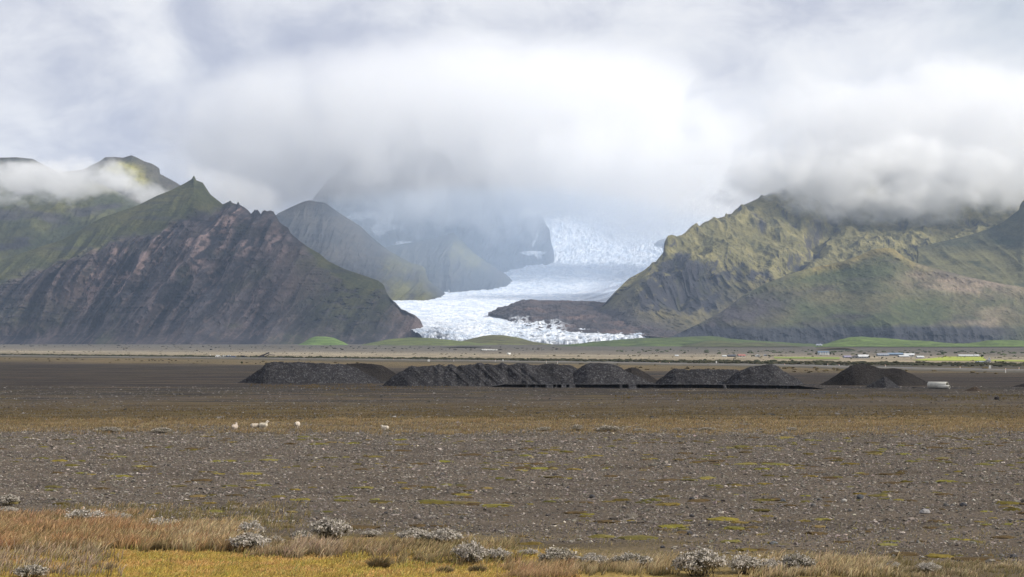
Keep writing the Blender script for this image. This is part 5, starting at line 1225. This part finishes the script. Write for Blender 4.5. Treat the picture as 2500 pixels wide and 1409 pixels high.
# ------------------------------------------------------------------ far scrub lines and farm trees
def scrub(n, sfun, hr, c0, c1, label, seed, mat):
    X, Y = sfun(n); m = len(X)
    V0, F0 = ICO1
    jit = V0[None]*(1+.3*rng.normal(size=(m, len(V0), 1)))
    h = rng.uniform(*hr, m); S = np.stack([h*rng.uniform(1.0, 2.4, m), h*rng.uniform(1, 2, m), h*.75], -1)
    t = rng.random((m, 1)); c = np.array(c0)*(1-t)+np.array(c1)*t
    o = scatter('scrub', np.stack([X, Y, gz(X, Y)+h*.3], -1), S, jit, F0, mat, c)
    return tag(o, label, kind='stuff')
M_scrub = tint_mat('scrub_leaf', nscale=(.4, 2), var=.5, bdist=.3, bstr=.8)
def line(s0, s1, x0=-60, x1=2600, clump=None):
    def f(n):
        px = rng.uniform(x0, x1, n); s = rng.normal((s0+s1)/2, (s1-s0)/4, n); k = (px-1250)/F; d = s/(1+1.15*k); X = k*d
        if clump is not None: q = fbm(X/50, d/50, 3, clump) > -.05; X, d = X[q], d[q]
        return X, d
    return f
scrub(2600, line(960, 1085), (.4, .85), (.030, .034, .018), (.055, .05, .03), 'dark low scrub in a long line beyond the road', 1, M_scrub)
scrub(420, line(1100, 1900, clump=441), (.25, .6), (.06, .06, .03), (.12, .10, .06), 'sparse low bushes on the pale grass flats', 2, M_scrub)
scrub(380, line(1700, 3000, 1500, 2620, 442), (.5, 1.3), (.035, .05, .025), (.07, .075, .04), 'dark bushes around the farms', 3, M_scrub)
scrub(260, line(690, 850, clump=443), (.25, .6), (.06, .045, .025), (.10, .08, .04), 'small brown bushes on the tan grass strip', 4, M_scrub)
scrub(320, line(2000, 3400, -60, 1400, 445), (.6, 1.5), (.05, .045, .04), (.08, .07, .055), 'dark specks of bushes on the grey flats', 5, M_scrub)
M_bark = simple_mat('bark', (.06, .05, .04), .95, .3, 4)
tr0 = None
def farm_tree(px, py, hpx, label):
    global tr0
    x, y, z = gpt(px, py); H = hpx*y/F
    if tr0 is None:
        tr0 = empty('tree', (0, 0, 0))
        bm = bmesh.new(); strut(bm, (0, 0, -.1), (0, 0, .55), .04)
        for a in range(5): strut(bm, (0, 0, .25+.05*a), (.2*math.cos(a*1.3), .2*math.sin(a*1.3), .55+.06*a), .018)
        bm_obj('trunk', bm, M_bark, tr0)
        m = 900; c = rng.normal(size=(14, 3))*np.array([.16, .16, .17])+np.array([0, 0, .58])
        P = c[rng.integers(0, 14, m)]+rng.normal(size=(m, 3))*.075
        Q = np.array([(-1, -.6, 0), (1, -.6, 0), (1, .6, 0), (-1, .6, 0)], float)
        V = np.einsum('nij,kj->nki', rand_rot(m), Q)*.035+P[:, None]
        cc = np.repeat(np.array([.035, .05, .02])*rng.uniform(.6, 1.5, (m, 1)), 4, axis=0)
        link_o = mesh_np('crown', V.reshape(-1, 3), np.arange(m*4).reshape(-1, 4), M_leaf, cc, smooth=False, parent=tr0); o = tr0
    else: o = copy_tree(tr0)
    o.location = (x, y, z); o.scale = (H*1.2, H*1.2, H); o.rotation_euler = (0, 0, random.uniform(0, 6)); tag(o, label, 'tree', 'small dark trees by the farms')
for t in [(1992, 867, 7, 'small dark tree left of the blue-grey farmhouse'), (2028, 867, 8, 'small dark tree right of the blue-grey farmhouse'), (2035, 868, 6, 'smaller tree second right of the blue-grey farmhouse'), (2122, 875, 7, 'dark tree right of the centre barn'), (2135, 874, 6, 'tree between the centre barn and the blue-roofed barns'), (2078, 878, 5, 'tiny tree in front of the purple-roofed houses'), (2153, 877, 5, 'lone tree on the field in front of the blue-roofed barn'), (2430, 886, 6, 'bushy tree right of the lone white-gabled house'), (2449, 887, 6, 'second tree right of the lone white-gabled house'), (2398, 874, 9, 'dark tree behind the lone white-gabled house'), (1840, 872, 6, 'dark tree left of the white gabled house in the valley'), (1878, 873, 7, 'tall dark tree at the right end of the valley houses'), (1835, 872, 5, 'low tree next to the red-roofed house'), (590, 889, 7, 'small brown bush-like tree above the leftmost heap')]: farm_tree(*t)

# ------------------------------------------------------------------ sheep
M_wool = tint_mat('wool', nscale=(3, 14), var=.18, bdist=.03, bstr=.9)
def sheep(px, py, length_px, rz, label, head=(.62, 0, .86), lying=False, body_tilt=0.0, tone=(.62, .55, .45), graze=False):
    """nose along +x before turning; about 1.05 m long"""
    bm = bmesh.new()
    def ball(c, r, rot=None):
        M = Matrix.Translation(c) @ (rot or Matrix.Identity(4)) @ Matrix.Diagonal((*r, 1)); bmesh.ops.create_uvsphere(bm, u_segments=20, v_segments=14, radius=1, matrix=M)
    def limb(a, b, r0, r1):
        a, b = Vector(a), Vector(b); d = b-a
        bmesh.ops.create_cone(bm, cap_ends=True, segments=12, radius1=r0, radius2=r1, depth=d.length, matrix=Matrix.Translation((a+b)/2) @ d.to_track_quat('Z', 'Y').to_matrix().to_4x4())
    zb = .34 if lying else .56
    ball((0, 0, zb), (.47, .26, .27)); ball((-.28, 0, zb+.01), (.26, .255, .26)); ball((.28, 0, zb+.0), (.25, .235, .27)); ball((0, 0, zb-.08), (.36, .24, .22))
    hx, hy, hz = head
    if lying: hz -= .22
    limb((.32, 0, zb+.10), (hx-.04, hy, hz-.02), .17, .10); ball(((hx+.32)/2, hy*.5, (hz+zb+.1)/2), (.15, .13, .15))
    fx = .9 if not graze else .35; dn = Vector((fx, hy*.4, -.35 if not graze else -.95)).normalized()
    hc = Vector((hx, hy, hz)); ball(hc, (.105, .085, .10)); limb(hc, hc+dn*.19, .088, .052); ball(hc+dn*.19, (.056, .05, .05))
    for s in (-1, 1):   # ears
        limb(hc+Vector((-.03, s*.06, .05)), hc+Vector((-.06, s*.20, .045)), .035, .012)
    ball((-.54, 0, zb+.03), (.06, .055, .13))  # tail
    if lying:
        for s in (-1, 1):
            limb((.25, s*.16, .16), (.5, s*.17, .06), .07, .04); limb((-.2, s*.24, .14), (.02, s*.27, .06), .10, .05)
    else:
        for s in (-1, 1):
            x0 = .27+.03*s; limb((x0, s*.13, zb-.1), (x0+.015, s*.12, .27), .085, .042); limb((x0+.015, s*.12, .28), (x0, s*.12, .0), .036, .028)      # fore leg, knee
            x1 = -.30+.04*s; limb((x1, s*.14, zb-.02), (x1+.05, s*.14, .36), .14, .075); limb((x1+.06, s*.14, .40), (x1-.07, s*.13, .24), .065, .038); limb((x1-.07, s*.13, .25), (x1-.05, s*.13, 0), .035, .03)  # thigh, hock, shank
    me = bpy.data.meshes.new('sheep'); bm.to_mesh(me); bm.free()
    t = bpy.data.objects.new('tmp', me); COL.objects.link(t)
    rm = t.modifiers.new('r', 'REMESH'); rm.mode = 'VOXEL'; rm.voxel_size = .018
    sm = t.modifiers.new('s', 'SMOOTH'); sm.factor = .5; sm.iterations = 4
    dg = bpy.context.evaluated_depsgraph_get(); ev = t.evaluated_get(dg); m2 = bpy.data.meshes.new_from_object(ev)
    V = np.zeros(len(m2.vertices)*3); m2.vertices.foreach_get('co', V); V = V.reshape(-1, 3)
    Nn = np.zeros(len(m2.vertices)*3); m2.vertices.foreach_get('normal', Nn); Nn = Nn.reshape(-1, 3)
    wool = sst(.25, .42, V[:, 2])*sst(hx+.02, hx-.08, V[:, 0]) if not lying else sst(hx+.02, hx-.08, V[:, 0])
    V = V+Nn*(wool*.02*(ridged(V[:, 0]*14+V[:, 1]*9, V[:, 2]*14-V[:, 1]*6, 2, 470)-.3))[:, None]
    c = np.broadcast_to(np.array(tone), V.shape)*(1+.1*fbm(V[:, 0]*6, V[:, 2]*6+V[:, 1]*4, 3, 471))[:, None]
    hd = np.linalg.norm(V-np.array(hc+dn*.1), axis=1)
    c = mixc(c, (.56, .50, .43), sst(.17, .1, hd))
    for s in (-1, 1):   # eyes, nose
        e = np.array(hc+dn*.06+Vector((.02, s*.075, .03))); c = mixc(c, (.02, .018, .015), sst(.03, .018, np.linalg.norm(V-e, axis=1)))
    c = mixc(c, (.25, .17, .15), sst(.05, .03, np.linalg.norm(V-np.array(hc+dn*.235), axis=1)))
    if not lying: c = mixc(c, (.10, .085, .07), sst(.05, .03, V[:, 2]))
    pl = np.array([p.vertices[:] for p in m2.polygons if len(p.vertices) == 4])
    x, y, z = gpt(px, py)
    o = mesh_np('sheep', V, pl, M_wool, c); bpy.data.objects.remove(t)
    s = length_px*y/F/1.12
    o.location = (x, y, z-.01); o.rotation_euler = (0, 0, rz); o.scale = (s, s, s)
    tag(o, label, 'sheep', 'sheep grazing on the straw band')
R_ = math.radians
sheep(573, 1053, 23, R_(68), 'leftmost sheep, seen from behind with its head raised', head=(.50, .05, .98), tone=(.40, .335, .28))
sheep(622, 1049, 21, R_(20), 'sheep with its head down, close behind the tallest standing sheep', head=(.60, 0, .42), graze=True, tone=(.42, .36, .29))
sheep(643, 1049, 23, R_(-15), 'brightest sheep, standing side-on with its head held high', head=(.50, .05, 1.02), tone=(.54, .48, .38))
sheep(726, 1047, 24, R_(80), 'round sheep seen from behind, alone in the straw grass', head=(.62, 0, .48), graze=True, tone=(.46, .40, .33))
sheep(940, 1050, 20, R_(160), 'rightmost sheep, lying down with its head to the left', head=(.50, .0, .84), lying=True, tone=(.52, .46, .38))
